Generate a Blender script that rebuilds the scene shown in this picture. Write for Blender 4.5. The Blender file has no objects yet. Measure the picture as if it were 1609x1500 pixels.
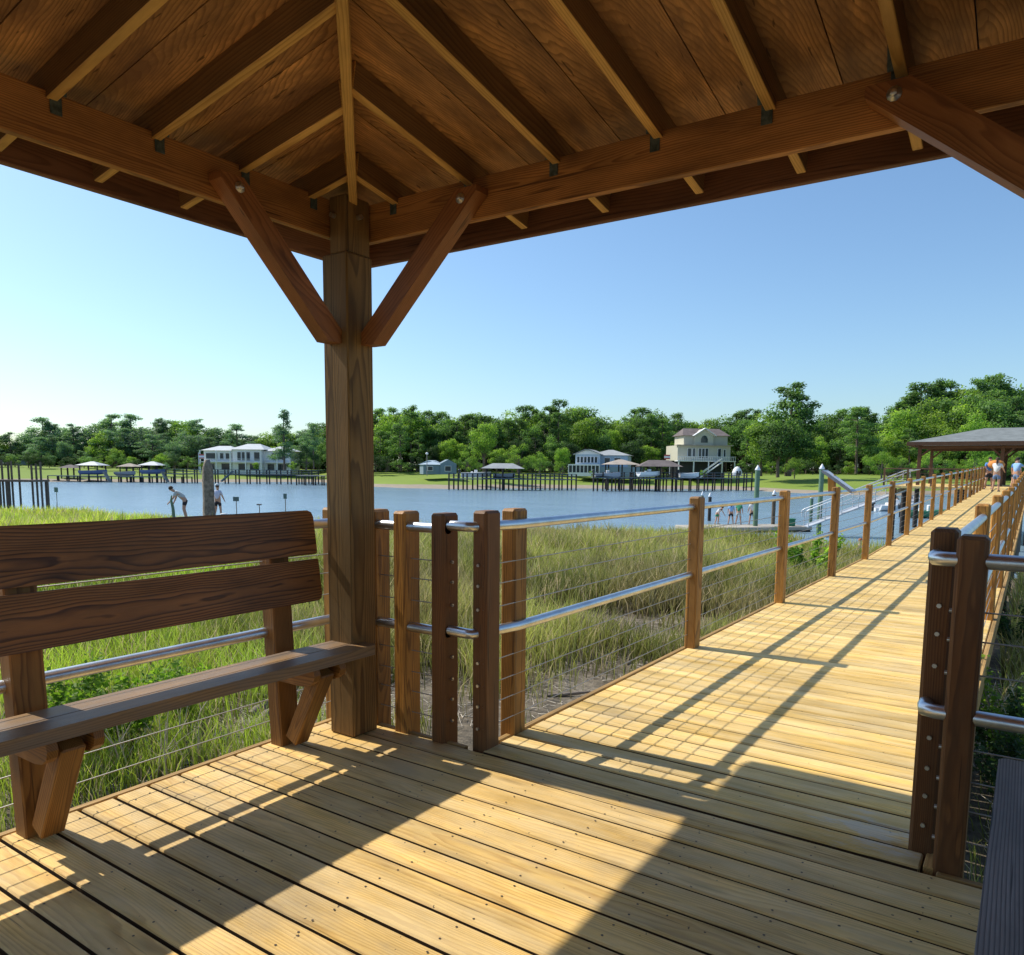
import bpy, math, random
import numpy as np
from mathutils import Vector, Matrix

random.seed(7)
rng = np.random.default_rng(11)
scene = bpy.context.scene
col = scene.collection
EYE = 1.44
WATER = -2.6

# ------------------------------------------------------------------ camera
CAM_R = Vector((0.829, 0.560, 0.010)).normalized()
CAM_U = Vector((-0.072, 0.089, 0.9934)).normalized()
yaw, pitch, roll = math.radians(33.98365), math.radians(-6.54133), math.radians(0.58667)
cyw, syw, cp, sp = math.cos(yaw), math.sin(yaw), math.cos(pitch), math.sin(pitch)
fwd = Vector((-syw * cp, cyw * cp, sp))
r0 = Vector((cyw, syw, 0)); u0 = r0.cross(fwd)
CR, SR = math.cos(roll), math.sin(roll)
RT = CR * r0 + SR * u0
UP = -SR * r0 + CR * u0
FOC, PCX, PCY = 1190.341, 816.644, 871.213
camd = bpy.data.cameras.new("camera")
cam = bpy.data.objects.new("camera", camd); col.objects.link(cam)
cam.matrix_world = Matrix(((RT.x, UP.x, -fwd.x, 0), (RT.y, UP.y, -fwd.y, 0), (RT.z, UP.z, -fwd.z, EYE), (0, 0, 0, 1)))
camd.sensor_fit = 'HORIZONTAL'; camd.sensor_width = 36
camd.lens = 36 * FOC / 1609
camd.shift_x = (804.5 - PCX) / 1609
camd.shift_y = (PCY - 750) / 1609
camd.clip_start = 0.05; camd.clip_end = 6000
scene.camera = cam


def at(px, py, depth):
    """point of the surveyed photograph at a distance measured along the view axis"""
    return Vector((0, 0, EYE)) + depth * (fwd + RT * ((px - PCX) / FOC) - UP * ((py - PCY) / FOC))


def at_z(px, py, z):
    d = fwd + RT * ((px - PCX) / FOC) - UP * ((py - PCY) / FOC)
    return Vector((0, 0, EYE)) + d * ((z - EYE) / d.z)


# ------------------------------------------------------------------ object helpers
def tag(o, label=None, cat=None, group=None, kind=None):
    if label: o['label'] = label
    if cat: o['category'] = cat
    if group: o['group'] = group
    if kind: o['kind'] = kind
    return o


def empty(name, loc=(0, 0, 0), rz=0.0, label=None, cat=None, group=None):
    o = bpy.data.objects.new(name, None)
    col.objects.link(o); o.location = loc; o.rotation_euler = (0, 0, rz)
    o.empty_display_size = .1
    return tag(o, label, cat, group)


def kids(o):
    return [c for c in bpy.data.objects if c.parent == o]


class MB:
    """collects shapes; every vertex also carries the coordinate of the grain of its board and a tint"""
    def __init__(s):
        s.v = []; s.f = []; s.g = []; s.t = []; s.m = []; s.sm = []

    def add(s, vs, fs, gs=None, tint=None, mat=0, smooth=False):
        b = len(s.v)
        t = random.random() if tint is None else tint
        s.v += [tuple(v) for v in vs]
        if gs is None:
            o = (random.uniform(0, 50), random.uniform(-.1, .1), random.uniform(-.1, .1))
            gs = [(v[0] + o[0], v[1] + o[1], v[2] + o[2]) for v in vs]
        s.g += gs
        s.t += [t] * len(vs)
        s.f += [tuple(i + b for i in f) for f in fs]
        s.m += [mat] * len(fs); s.sm += [smooth] * len(fs)

    def beam(s, p0, p1, w, h, up=(0, 0, 1), ch=.004, tint=None, mat=0, sidemat=None):
        """board from p0 to p1, w across, h along up"""
        p0 = Vector(p0); p1 = Vector(p1); d = p1 - p0; L = d.length; x = d / L
        up = Vector(up); y = up.cross(x)
        if y.length < 1e-5: y = Vector((1, 0, 0)).cross(x)
        y.normalize(); z = x.cross(y)
        a = [L / 2, w / 2, h / 2]
        ch = min(ch, min(a) * .45)
        c = (p0 + p1) / 2
        vs = []; idx = {}
        for sx in (-1, 1):
            for sy in (-1, 1):
                for sz in (-1, 1):
                    for ax in range(3):
                        q = [sx * (a[0] - ch), sy * (a[1] - ch), sz * (a[2] - ch)]
                        q[ax] = (sx, sy, sz)[ax] * a[ax]
                        idx[(sx, sy, sz, ax)] = len(vs); vs.append(q)
        fs = []
        for ax in range(3):
            o = [k for k in range(3) if k != ax]
            for sg in (-1, 1):
                ring = []
                for (i, j) in ((-1, -1), (1, -1), (1, 1), (-1, 1)):
                    k = [0, 0, 0]; k[ax] = sg; k[o[0]] = i; k[o[1]] = j
                    ring.append(idx[(k[0], k[1], k[2], ax)])
                nrm = sg * (1 if ax != 1 else -1)
                fs.append(ring if nrm > 0 else ring[::-1])
        for ax in range(3):
            o = [k for k in range(3) if k != ax]
            for i in (-1, 1):
                for j in (-1, 1):
                    def K(e, fa):
                        k = [0, 0, 0]; k[ax] = e; k[o[0]] = i; k[o[1]] = j
                        return idx[(k[0], k[1], k[2], fa)]
                    fs.append([K(-1, o[0]), K(1, o[0]), K(1, o[1]), K(-1, o[1])])
        for sx in (-1, 1):
            for sy in (-1, 1):
                for sz in (-1, 1):
                    fs.append([idx[(sx, sy, sz, k)] for k in range(3)])
        # orient outward
        out = []
        for f in fs:
            P = [Vector(vs[i]) for i in f]
            n = (P[1] - P[0]).cross(P[2] - P[0])
            m = sum(P, Vector()) / len(P)
            out.append(f if n.dot(m) > 0 else f[::-1])
        ang = random.uniform(0, 6.28); rad = random.uniform(.03, .12)
        go = (random.uniform(0, 60), math.cos(ang) * rad, math.sin(ang) * rad)
        gs = [(q[0] + go[0], q[1] + go[1], q[2] + go[2]) for q in vs]
        W = [c + x * q[0] + y * q[1] + z * q[2] for q in vs]
        nf = len(s.m)
        s.add(W, out, gs, tint, mat)
        if sidemat is not None:
            for i, f in enumerate(out):
                P = [Vector(vs[k]) for k in f]
                n = (P[1] - P[0]).cross(P[2] - P[0]).normalized()
                if abs(n.y) > .9: s.m[nf + i] = sidemat

    def box(s, lo, hi, ch=.004, axis=None, tint=None, mat=0, sidemat=None):
        lo = Vector(lo); hi = Vector(hi); d = hi - lo
        if axis is None: axis = max(range(3), key=lambda k: d[k])
        c = (lo + hi) / 2
        e = Vector((0, 0, 0)); e[axis] = d[axis] / 2
        if axis == 2: up = (0, 1, 0); w, h = d.x, d.y
        elif axis == 0: up = (0, 0, 1); w, h = d.y, d.z
        else: up = (0, 0, 1); w, h = d.x, d.z
        s.beam(c - e, c + e, w, h, up, ch, tint, mat, sidemat)

    def tube(s, pts, r, n=12, cap=True, tint=None, mat=0):
        pts = [Vector(p) for p in pts]
        rs = r if isinstance(r, (list, tuple)) else [r] * len(pts)
        vs = []; fs = []
        prev = None
        for i, p in enumerate(pts):
            if i == 0: d = pts[1] - p
            elif i == len(pts) - 1: d = p - pts[i - 1]
            else: d = (pts[i + 1] - p).normalized() + (p - pts[i - 1]).normalized()
            d.normalize()
            if prev is None:
                a = Vector((0, 0, 1)) if abs(d.z) < .9 else Vector((1, 0, 0))
            else: a = prev
            y = (a - d * a.dot(d)).normalized(); z = d.cross(y); prev = y
            for k in range(n):
                t = 2 * math.pi * k / n
                vs.append(p + (y * math.cos(t) + z * math.sin(t)) * rs[i])
        for i in range(len(pts) - 1):
            for k in range(n):
                a = i * n + k; b = i * n + (k + 1) % n
                fs.append((a, b, b + n, a + n))
        s.add(vs, fs, None, tint, mat, True)
        if cap:
            b0 = vs[:n]; b1 = vs[-n:]
            s.add(b0, [tuple(range(n))[::-1]], None, tint, mat); s.add(b1, [tuple(range(n))], None, tint, mat)

    def lathe(s, base, prof, n=14, tint=None, mat=0, smooth=True):
        base = Vector(base)
        vs = []; fs = []
        for (r, z) in prof:
            for k in range(n):
                t = 2 * math.pi * k / n
                vs.append(base + Vector((r * math.cos(t), r * math.sin(t), z)))
        for i in range(len(prof) - 1):
            for k in range(n):
                a = i * n + k; b = i * n + (k + 1) % n
                fs.append((a, b, b + n, a + n))
        fs.append(tuple(range(n))[::-1]); fs.append(tuple((len(prof) - 1) * n + k for k in range(n)))
        s.add(vs, fs, None, tint, mat, smooth)

    def prism(s, poly, ext, tint=None, mat=0, grain=None):
        """closed polygon (3d points) extruded along ext"""
        P = [Vector(p) for p in poly]; e = Vector(ext); n = len(P)
        nn = (P[1] - P[0]).cross(P[2] - P[0])
        if nn.dot(e) > 0: P = P[::-1]
        vs = P + [p + e for p in P]
        fs = [tuple(range(n)), tuple(range(2 * n - 1, n - 1, -1))]
        for i in range(n):
            j = (i + 1) % n
            fs.append((j, i, i + n, j + n))
        gs = None
        if grain is not None:
            x = Vector(grain).normalized(); z = e.normalized(); y = z.cross(x)
            o = (random.uniform(0, 60), random.uniform(.02, .1), random.uniform(.02, .1))
            gs = [(v.dot(x) + o[0], (v - P[0]).dot(y) + o[1], (v - P[0]).dot(z) + o[2]) for v in vs]
        s.add(vs, fs, gs, tint, mat)

    def build(s, name, mats, parent=None, smooth=None):
        me = bpy.data.meshes.new(name)
        me.from_pydata(s.v, [], s.f)
        if not isinstance(mats, (list, tuple)): mats = [mats]
        for m in mats: me.materials.append(m)
        a = me.attributes.new('gr', 'FLOAT_VECTOR', 'POINT')
        a.data.foreach_set('vector', np.array(s.g, dtype=np.float32).ravel())
        a = me.attributes.new('tint', 'FLOAT', 'POINT')
        a.data.foreach_set('value', np.array(s.t, dtype=np.float32))
        me.polygons.foreach_set('material_index', s.m)
        me.polygons.foreach_set('use_smooth', s.sm)
        me.update()
        o = bpy.data.objects.new(name, me); col.objects.link(o)
        if parent is not None: o.parent = parent
        return o


def sub(m, inv=True):
    return m


# ------------------------------------------------------------------ materials
def new_mat(name):
    m = bpy.data.materials.new(name); m.use_nodes = True
    nt = m.node_tree
    for n in list(nt.nodes): nt.nodes.remove(n)
    out = nt.nodes.new('ShaderNodeOutputMaterial'); b = nt.nodes.new('ShaderNodeBsdfPrincipled')
    nt.links.new(b.outputs[0], out.inputs[0])
    return m, nt, b


def N(nt, typ, **kw):
    n = nt.nodes.new(typ)
    for k, v in kw.items():
        if k in ('operation', 'data_type', 'blend_type', 'attribute_name', 'feature', 'noise_dimensions', 'wave_type', 'interpolation_type', 'attribute_type', 'distance'):
            setattr(n, k, v)
        else:
            n.inputs[k].default_value = v
    return n


def math_(nt, op, a, b=None, c=None, clamp=False):
    n = nt.nodes.new('ShaderNodeMath'); n.operation = op; n.use_clamp = clamp
    for i, x in enumerate((a, b, c)):
        if x is None: continue
        if isinstance(x, (int, float)): n.inputs[i].default_value = x
        else: nt.links.new(x, n.inputs[i])
    return n.outputs[0]


def mixc(nt, fac, a, b, mode='MIX'):
    n = nt.nodes.new('ShaderNodeMix'); n.data_type = 'RGBA'; n.blend_type = mode
    if isinstance(fac, (int, float)): n.inputs['Factor'].default_value = fac
    else: nt.links.new(fac, n.inputs['Factor'])
    for k, x in ((6, a), (7, b)):
        if isinstance(x, (tuple, list)): n.inputs[k].default_value = (*x[:3], 1)
        else: nt.links.new(x, n.inputs[k])
    return n.outputs[2]


def ramp(nt, fac, stops):
    n = nt.nodes.new('ShaderNodeValToRGB')
    cr = n.color_ramp
    while len(cr.elements) < len(stops): cr.elements.new(.5)
    for e, (p, c) in zip(cr.elements, stops):
        e.position = p
        e.color = (*c, 1) if isinstance(c, (tuple, list)) else (c, c, c, 1)
    nt.links.new(fac, n.inputs[0])
    return n.outputs[0]


def noise(nt, vec, scale, detail=3, rough=.5, dist=0.0):
    n = nt.nodes.new('ShaderNodeTexNoise')
    n.inputs['Scale'].default_value = scale; n.inputs['Detail'].default_value = detail
    n.inputs['Roughness'].default_value = rough; n.inputs['Distortion'].default_value = dist
    if vec is not None: nt.links.new(vec, n.inputs['Vector'])
    return n


def vscale(nt, vec, s):
    n = nt.nodes.new('ShaderNodeVectorMath'); n.operation = 'MULTIPLY'
    nt.links.new(vec, n.inputs[0]); n.inputs[1].default_value = s
    return n.outputs[0]


def attr(nt, name):
    n = nt.nodes.new('ShaderNodeAttribute'); n.attribute_name = name
    return n


SCUFF = (-.42, 3.20, 0)


def wood(name, early, late, spacing=.009, wob=.05, contrast=.8, rough=.75, tintamt=.35, grey=None, greyamt=0.0, knots=.6, bump=.25, invert=False, dirt=0.0, mott=(.52, 1.25)):
    m, nt, b = new_mat(name)
    g = attr(nt, 'gr').outputs['Vector']
    t = attr(nt, 'tint').outputs['Fac']
    sep = nt.nodes.new('ShaderNodeSeparateXYZ'); nt.links.new(g, sep.inputs[0])
    n1 = noise(nt, vscale(nt, g, (.55, 4, 4)), 1, 2, .45)
    n2 = noise(nt, vscale(nt, g, (2.5, 14, 14)), 1, 2, .5)
    # knots
    vor = nt.nodes.new('ShaderNodeTexVoronoi'); vor.feature = 'F1'; vor.inputs['Scale'].default_value = 1
    nt.links.new(vscale(nt, g, (1.3, 5.5, 3.0)), vor.inputs['Vector'])
    kd = vor.outputs['Distance']
    kn = math_(nt, 'SUBTRACT', 1.0, math_(nt, 'MULTIPLY', kd, 1 / .16, clamp=False), clamp=True)
    kwide = math_(nt, 'SUBTRACT', 1.0, math_(nt, 'MULTIPLY', kd, 1 / .42), clamp=True)
    yy = math_(nt, 'ADD', sep.outputs[1], math_(nt, 'MULTIPLY', math_(nt, 'SUBTRACT', n1.outputs['Fac'], .5), wob * 2.4))
    zz = math_(nt, 'ADD', sep.outputs[2], math_(nt, 'MULTIPLY', math_(nt, 'SUBTRACT', n2.outputs['Fac'], .5), wob * .5))
    rad = math_(nt, 'SQRT', math_(nt, 'ADD', math_(nt, 'MULTIPLY', yy, yy), math_(nt, 'MULTIPLY', zz, zz)))
    rad = math_(nt, 'ADD', rad, math_(nt, 'MULTIPLY', kwide, .02 * knots))
    ph = math_(nt, 'FRACT', math_(nt, 'MULTIPLY', rad, 1 / spacing))
    band = ramp(nt, ph, [(0, 0.0), (.45, .18), (.8, 1.0), (.9, 1.0), (1.0, 0.0)])
    fib = noise(nt, vscale(nt, g, (5, 260, 260)), 1, 3, .6)
    c = mixc(nt, math_(nt, 'MULTIPLY', band, contrast), early, late)
    c = mixc(nt, math_(nt, 'MULTIPLY', fib.outputs['Fac'], .35), c, tuple(x * .55 for x in late), 'MIX') if not invert else mixc(nt, math_(nt, 'MULTIPLY', fib.outputs['Fac'], .3), c, tuple(x * .5 for x in early))
    big = noise(nt, vscale(nt, g, (1.4, 6, 6)), 1, 5, .65)
    bigf = ramp(nt, big.outputs['Fac'], [(.3, mott[0]), (.7, mott[1])])
    c = mixc(nt, .8, c, bigf, 'MULTIPLY')
    if grey:
        gf = noise(nt, vscale(nt, g, (1.6, 9, 9)), 1, 4, .65)
        gm = math_(nt, 'MULTIPLY', ramp(nt, gf.outputs['Fac'], [(.35, 0.0), (.65, 1.0)]), greyamt)
        c = mixc(nt, gm, c, grey)
    crn = noise(nt, vscale(nt, g, (1.1, 48, 48)), 1, 2, .5)
    crm = ramp(nt, crn.outputs['Fac'], [(.685, 0.0), (.72, 1.0)])
    c = mixc(nt, math_(nt, 'MULTIPLY', crm, .75), c, tuple(x * .25 for x in late))
    kdark = tuple(x * .22 for x in late)
    c = mixc(nt, math_(nt, 'MULTIPLY', kn, knots), c, kdark)
    if dirt > 0:
        geo = nt.nodes.new('ShaderNodeNewGeometry')
        dn = noise(nt, geo.outputs['Position'], 38, 2, .5)
        dm = ramp(nt, dn.outputs['Fac'], [(.72, 0.0), (.75, 1.0)])
        c = mixc(nt, math_(nt, 'MULTIPLY', dm, dirt), c, (.03, .02, .015))
        sn = noise(nt, geo.outputs['Position'], 2.2, 5, .65)
        sm = ramp(nt, sn.outputs['Fac'], [(.52, 0.0), (.75, .45)])
        c = mixc(nt, math_(nt, 'MULTIPLY', sm, dirt), c, (.30, .27, .22))
        vd = nt.nodes.new('ShaderNodeVectorMath'); vd.operation = 'DISTANCE'
        nt.links.new(geo.outputs['Position'], vd.inputs[0]); vd.inputs[1].default_value = SCUFF
        near_ = math_(nt, 'SUBTRACT', 1.0, math_(nt, 'MULTIPLY', vd.outputs['Value'], 1 / .55), clamp=True)
        pn = noise(nt, vscale(nt, geo.outputs['Position'], (5, 16, 1)), 1, 5, .7)
        pm = ramp(nt, math_(nt, 'MULTIPLY', pn.outputs['Fac'], math_(nt, 'ADD', near_, .25)), [(.47, 0.0), (.58, 1.0)])
        c = mixc(nt, math_(nt, 'MULTIPLY', pm, .4), c, (.60, .62, .62))
    tv = math_(nt, 'ADD', 1 - tintamt * .5, math_(nt, 'MULTIPLY', t, tintamt))
    cmb = nt.nodes.new('ShaderNodeCombineXYZ')
    for i in range(3): nt.links.new(tv, cmb.inputs[i])
    c = mixc(nt, 1.0, c, cmb.outputs[0], 'MULTIPLY')
    nt.links.new(c, b.inputs['Base Color'])
    rr = math_(nt, 'ADD', rough - .1, math_(nt, 'MULTIPLY', fib.outputs['Fac'], .2))
    nt.links.new(rr, b.inputs['Roughness'])
    b.inputs['Specular IOR Level'].default_value = .35
    bp = nt.nodes.new('ShaderNodeBump'); bp.inputs['Strength'].default_value = bump; bp.inputs['Distance'].default_value = .004
    hh = math_(nt, 'ADD', math_(nt, 'MULTIPLY', fib.outputs['Fac'], .7), math_(nt, 'MULTIPLY', band, .4))
    nt.links.new(hh, bp.inputs['Height']); nt.links.new(bp.outputs[0], b.inputs['Normal'])
    return m


def plain(name, c, rough=.6, metal=0, var=.12, scale=3.0, spec=.4, bump=0):
    m, nt, b = new_mat(name)
    geo = nt.nodes.new('ShaderNodeTexCoord')
    n = noise(nt, geo.outputs['Object'], scale, 4, .6)
    f = ramp(nt, n.outputs['Fac'], [(.3, 1 - var), (.7, 1 + var)])
    cc = mixc(nt, 1.0, c, f, 'MULTIPLY')
    nt.links.new(cc, b.inputs['Base Color'])
    b.inputs['Roughness'].default_value = rough; b.inputs['Metallic'].default_value = metal
    b.inputs['Specular IOR Level'].default_value = spec
    if bump:
        bp = nt.nodes.new('ShaderNodeBump'); bp.inputs['Strength'].default_value = bump; bp.inputs['Distance'].default_value = .01
        n3 = noise(nt, geo.outputs['Object'], scale * 8, 4, .6)
        nt.links.new(n3.outputs['Fac'], bp.inputs['Height']); nt.links.new(bp.outputs[0], b.inputs['Normal'])
    return m


M = {}
M['deck'] = wood('deck_wood', (.92, .61, .19), (.54, .28, .06), .012, .07, .6, .7, .26, (.76, .60, .34), .5, .6, .5, dirt=.9, mott=(.42, 1.25))
M['walk'] = wood('walk_wood', (.94, .62, .17), (.56, .31, .065), .011, .06, .5, .7, .30, (.82, .66, .38), .55, .5, .5, dirt=.7, mott=(.45, 1.25))
M['trim'] = wood('trim_wood', (.52, .32, .11), (.34, .19, .06), .010, .05, .6)
M['railpost'] = wood('rail_post_wood', (.62, .29, .055), (.20, .078, .014), .008, .05, .85, .55, .35, (.28, .14, .05), .35, .7, .45, mott=(.35, 1.45))
M['gatepostshade'] = wood('gate_post_shade_wood', (.25, .10, .028), (.10, .037, .011), .008, .05, .75, .6, .3, (.16, .10, .05), .3, .6)  # post wood made darker: the shade on these posts is in the colour
M['beam'] = wood('beam_wood', (.66, .29, .075), (.26, .095, .024), .008, .06, .75, .6, .25, None, 0, .9, mott=(.35, 1.4))
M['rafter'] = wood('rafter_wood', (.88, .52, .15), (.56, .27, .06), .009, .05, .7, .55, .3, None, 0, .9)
M['raftershade'] = wood('rafter_side_shade_wood', (.30, .155, .05), (.15, .065, .02), .009, .05, .7, .6, .3, None, 0, .9)  # same rafter wood darkened, shade of the side faces painted in
M['fascia'] = wood('fascia_wood', (.26, .12, .06), (.13, .055, .028), .009, .05, .7, .7, .2)
M['brace'] = wood('brace_wood', (.40, .155, .045), (.20, .066, .018), .009, .06, .7, .5, .2, None, 0, .9)
M['mainpost'] = wood('main_post_wood', (.36, .20, .06), (.12, .060, .018), .009, .045, .85, .75, .2, (.17, .115, .05), .4, .6)
M['benchback'] = wood('bench_back_wood', (.38, .15, .038), (.07, .024, .008), .010, .055, .95, .45, .2, (.20, .10, .04), .3, .95, .35, mott=(.4, 1.4))
M['benchseat'] = wood('bench_seat_wood', (.44, .26, .11), (.22, .12, .045), .008, .05, .8, .42, .2, (.15, .14, .14), .6, .4)
M['benchleg'] = wood('bench_leg_wood', (.34, .155, .036), (.14, .052, .012), .008, .05, .8, .5, .3, None, 0, .7)
M['greybench'] = wood('weathered_bench_wood', (.34, .30, .27), (.12, .105, .095), .008, .015, .9, .6, .1, None, 0, .3, .5)
M['sheath'] = wood('sheathing_wood', (.80, .40, .13), (.26, .105, .032), .010, .075, .65, .65, .45, (.20, .095, .04), .9, .6, .4, mott=(.30, 1.6))
M['gapshade'] = plain('board_edge_grime_shade', (.07, .04, .018), .9)  # grimy board edges, with the dark of the gaps painted in
M['bolthole'] = plain('screw_head', (.08, .06, .045), .6, .4)
M['under'] = plain('underlay', (.012, .008, .006), .9)
M['pile'] = wood('pile_wood', (.20, .16, .12), (.10, .08, .06), .01, .05, .7, .8, .3)
M['darkpile'] = plain('dark_pile', (.05, .042, .038), .9, var=.4)
M['palewood'] = plain('weathered_dock', (.30, .28, .25), .85, var=.3, scale=1.0)
M['bluewood'] = plain('dock_blue_wood', (.12, .15, .17), .85, var=.3, scale=1.0)  # blue-grey timber of the far piers
M['steel'] = plain('galvanised_tube', (.66, .67, .68), .34, 1.0, .14, 9, bump=.05)
M['cable'] = plain('steel_cable', (.38, .37, .35), .5, .7, .05)
M['tie'] = plain('galvanised_tie', (.10, .125, .105), .6, .5, .5, 40)
M['bolt'] = plain('bolt', (.62, .60, .55), .35, .9, .15, 40)
M['alu'] = plain('aluminium', (.62, .64, .66), .45, .6, .05)
M['shingle'] = plain('shingle', (.20, .22, .22), .9, var=.2, scale=2)
M['white'] = plain('white_paint', (.80, .81, .82), .6, var=.06, scale=.5)
M['bluegrey'] = plain('bluegrey_siding', (.42, .52, .60), .7, var=.08, scale=.4)
M['blue'] = plain('blue_siding', (.20, .27, .33), .7, var=.1, scale=.4)
M['cream'] = plain('cream_siding', (.60, .57, .45), .7, var=.06, scale=.4)
M['brownroof'] = plain('brown_shingle', (.17, .14, .135), .9, var=.25, scale=.7)
M['greyroof'] = plain('grey_shingle', (.34, .36, .37), .9, var=.15, scale=.7)
M['paleroof'] = plain('pale_metal_roof', (.58, .60, .60), .5, var=.08, scale=.7)
M['tanroof'] = plain('tan_shingle', (.42, .36, .30), .9, var=.2, scale=.7)
M['dark'] = plain('dark_opening', (.02, .024, .03), .4, var=.2)
M['bark'] = plain('bark', (.16, .12, .095), .95, var=.4, scale=3)
M['bark_grey'] = plain('driftwood', (.24, .20, .165), .95, var=.5, scale=9, bump=.8)
M['green_pile'] = plain('sleeved_piling', (.13, .22, .14), .7, var=.3, scale=1.5)
M['capwhite'] = plain('cap_white', (.8, .82, .84), .5, var=.03)
M['binside'] = plain('green_plastic', (.05, .22, .12), .5)
M['concrete'] = plain('float_deck', (.44, .40, .34), .85, var=.1)
M['red'] = plain('red_cloth', (.55, .12, .10), .8)
M['panel'] = plain('sign_face', (.30, .34, .42), .35, var=.2, scale=20)
M['signgreen'] = plain('sign_green', (.12, .20, .20), .6)


def glass(name, c):
    m, nt, b = new_mat(name)
    b.inputs['Base Color'].default_value = (*c, 1); b.inputs['Roughness'].default_value = .08
    b.inputs['Specular IOR Level'].default_value = .6
    return m


M['glass'] = glass('window_glass', (.03, .045, .06))


def foliage(name, c1, c2, trans=.45):
    m, nt, b = new_mat(name)
    t = attr(nt, 'tint').outputs['Fac']
    oi = nt.nodes.new('ShaderNodeObjectInfo')
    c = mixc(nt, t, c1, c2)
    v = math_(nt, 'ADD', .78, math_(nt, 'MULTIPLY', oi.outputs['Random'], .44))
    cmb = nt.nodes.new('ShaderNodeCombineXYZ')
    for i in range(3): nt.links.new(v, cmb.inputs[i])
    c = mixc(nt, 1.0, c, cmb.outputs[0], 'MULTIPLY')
    nt.links.new(c, b.inputs['Base Color'])
    b.inputs['Roughness'].default_value = .6; b.inputs['Specular IOR Level'].default_value = .25
    tr = nt.nodes.new('ShaderNodeBsdfTranslucent')
    c3 = mixc(nt, 1.0, c, (1.5, 1.7, .6), 'MULTIPLY')
    nt.links.new(c3, tr.inputs[0])
    mx = nt.nodes.new('ShaderNodeMixShader'); mx.inputs[0].default_value = trans
    nt.links.new(b.outputs[0], mx.inputs[1]); nt.links.new(tr.outputs[0], mx.inputs[2])
    out = [n for n in nt.nodes if n.type == 'OUTPUT_MATERIAL'][0]
    nt.links.new(mx.outputs[0], out.inputs[0])
    return m


M['pine'] = foliage('pine_needles', (.035, .085, .040), (.22, .35, .10))
M['pinehaze'] = foliage('pine_needles_haze_tint', (.075, .15, .125), (.24, .36, .21))  # distance haze of the left bank mixed into the foliage colour
M['leaf'] = foliage('broad_leaves', (.055, .13, .032), (.36, .50, .09))
M['leafdark'] = foliage('dark_leaves', (.018, .045, .024), (.075, .13, .05))
M['lime'] = foliage('lime_leaves', (.10, .20, .03), (.26, .38, .06))


def blade_mat():
    m, nt, b = new_mat('marsh_blades')
    a = attr(nt, 'colr')
    nt.links.new(a.outputs['Color'], b.inputs['Base Color'])
    b.inputs['Roughness'].default_value = .55; b.inputs['Specular IOR Level'].default_value = .3
    tr = nt.nodes.new('ShaderNodeBsdfTranslucent'); nt.links.new(a.outputs['Color'], tr.inputs[0])
    mx = nt.nodes.new('ShaderNodeMixShader'); mx.inputs[0].default_value = .4
    nt.links.new(b.outputs[0], mx.inputs[1]); nt.links.new(tr.outputs[0], mx.inputs[2])
    out = [n for n in nt.nodes if n.type == 'OUTPUT_MATERIAL'][0]
    nt.links.new(mx.outputs[0], out.inputs[0])
    return m


M['blade'] = blade_mat()


def ground_mat():
    m, nt, b = new_mat('marsh_mud')
    geo = nt.nodes.new('ShaderNodeNewGeometry')
    P = geo.outputs['Position']
    n1 = noise(nt, P, .8, 6, .65); n2 = noise(nt, P, 9, 5, .7)
    c = ramp(nt, n1.outputs['Fac'], [(.3, (.075, .058, .036)), (.5, (.15, .12, .08)), (.7, (.25, .21, .155))])
    c2 = ramp(nt, n2.outputs['Fac'], [(.3, .45), (.7, 1.4)])
    c = mixc(nt, 1.0, c, c2, 'MULTIPLY')
    nt.links.new(c, b.inputs['Base Color']); b.inputs['Roughness'].default_value = .9
    bp = nt.nodes.new('ShaderNodeBump'); bp.inputs['Strength'].default_value = .8; bp.inputs['Distance'].default_value = .05
    nt.links.new(n2.outputs['Fac'], bp.inputs['Height']); nt.links.new(bp.outputs[0], b.inputs['Normal'])
    return m


M['mud'] = ground_mat()


def bank_mat():
    m, nt, b = new_mat('far_bank_grass')
    geo = nt.nodes.new('ShaderNodeNewGeometry')
    P = geo.outputs['Position']
    a = attr(nt, 'rise').outputs['Fac']
    n1 = noise(nt, P, .06, 5, .65); n2 = noise(nt, P, .8, 4, .7)
    g = mixc(nt, n1.outputs['Fac'], (.13, .22, .02), (.30, .38, .04))
    g = mixc(nt, math_(nt, 'MULTIPLY', n2.outputs['Fac'], .5), g, (.10, .17, .02))
    mud = mixc(nt, n2.outputs['Fac'], (.22, .18, .13), (.42, .35, .27))
    f = math_(nt, 'ADD', a, math_(nt, 'MULTIPLY', math_(nt, 'SUBTRACT', n1.outputs['Fac'], .5), .5))
    fr = ramp(nt, f, [(.40, 0.0), (.5, 1.0)])
    c = mixc(nt, fr, mud, g)
    nt.links.new(c, b.inputs['Base Color']); b.inputs['Roughness'].default_value = .95
    return m


M['bank'] = bank_mat()


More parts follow.
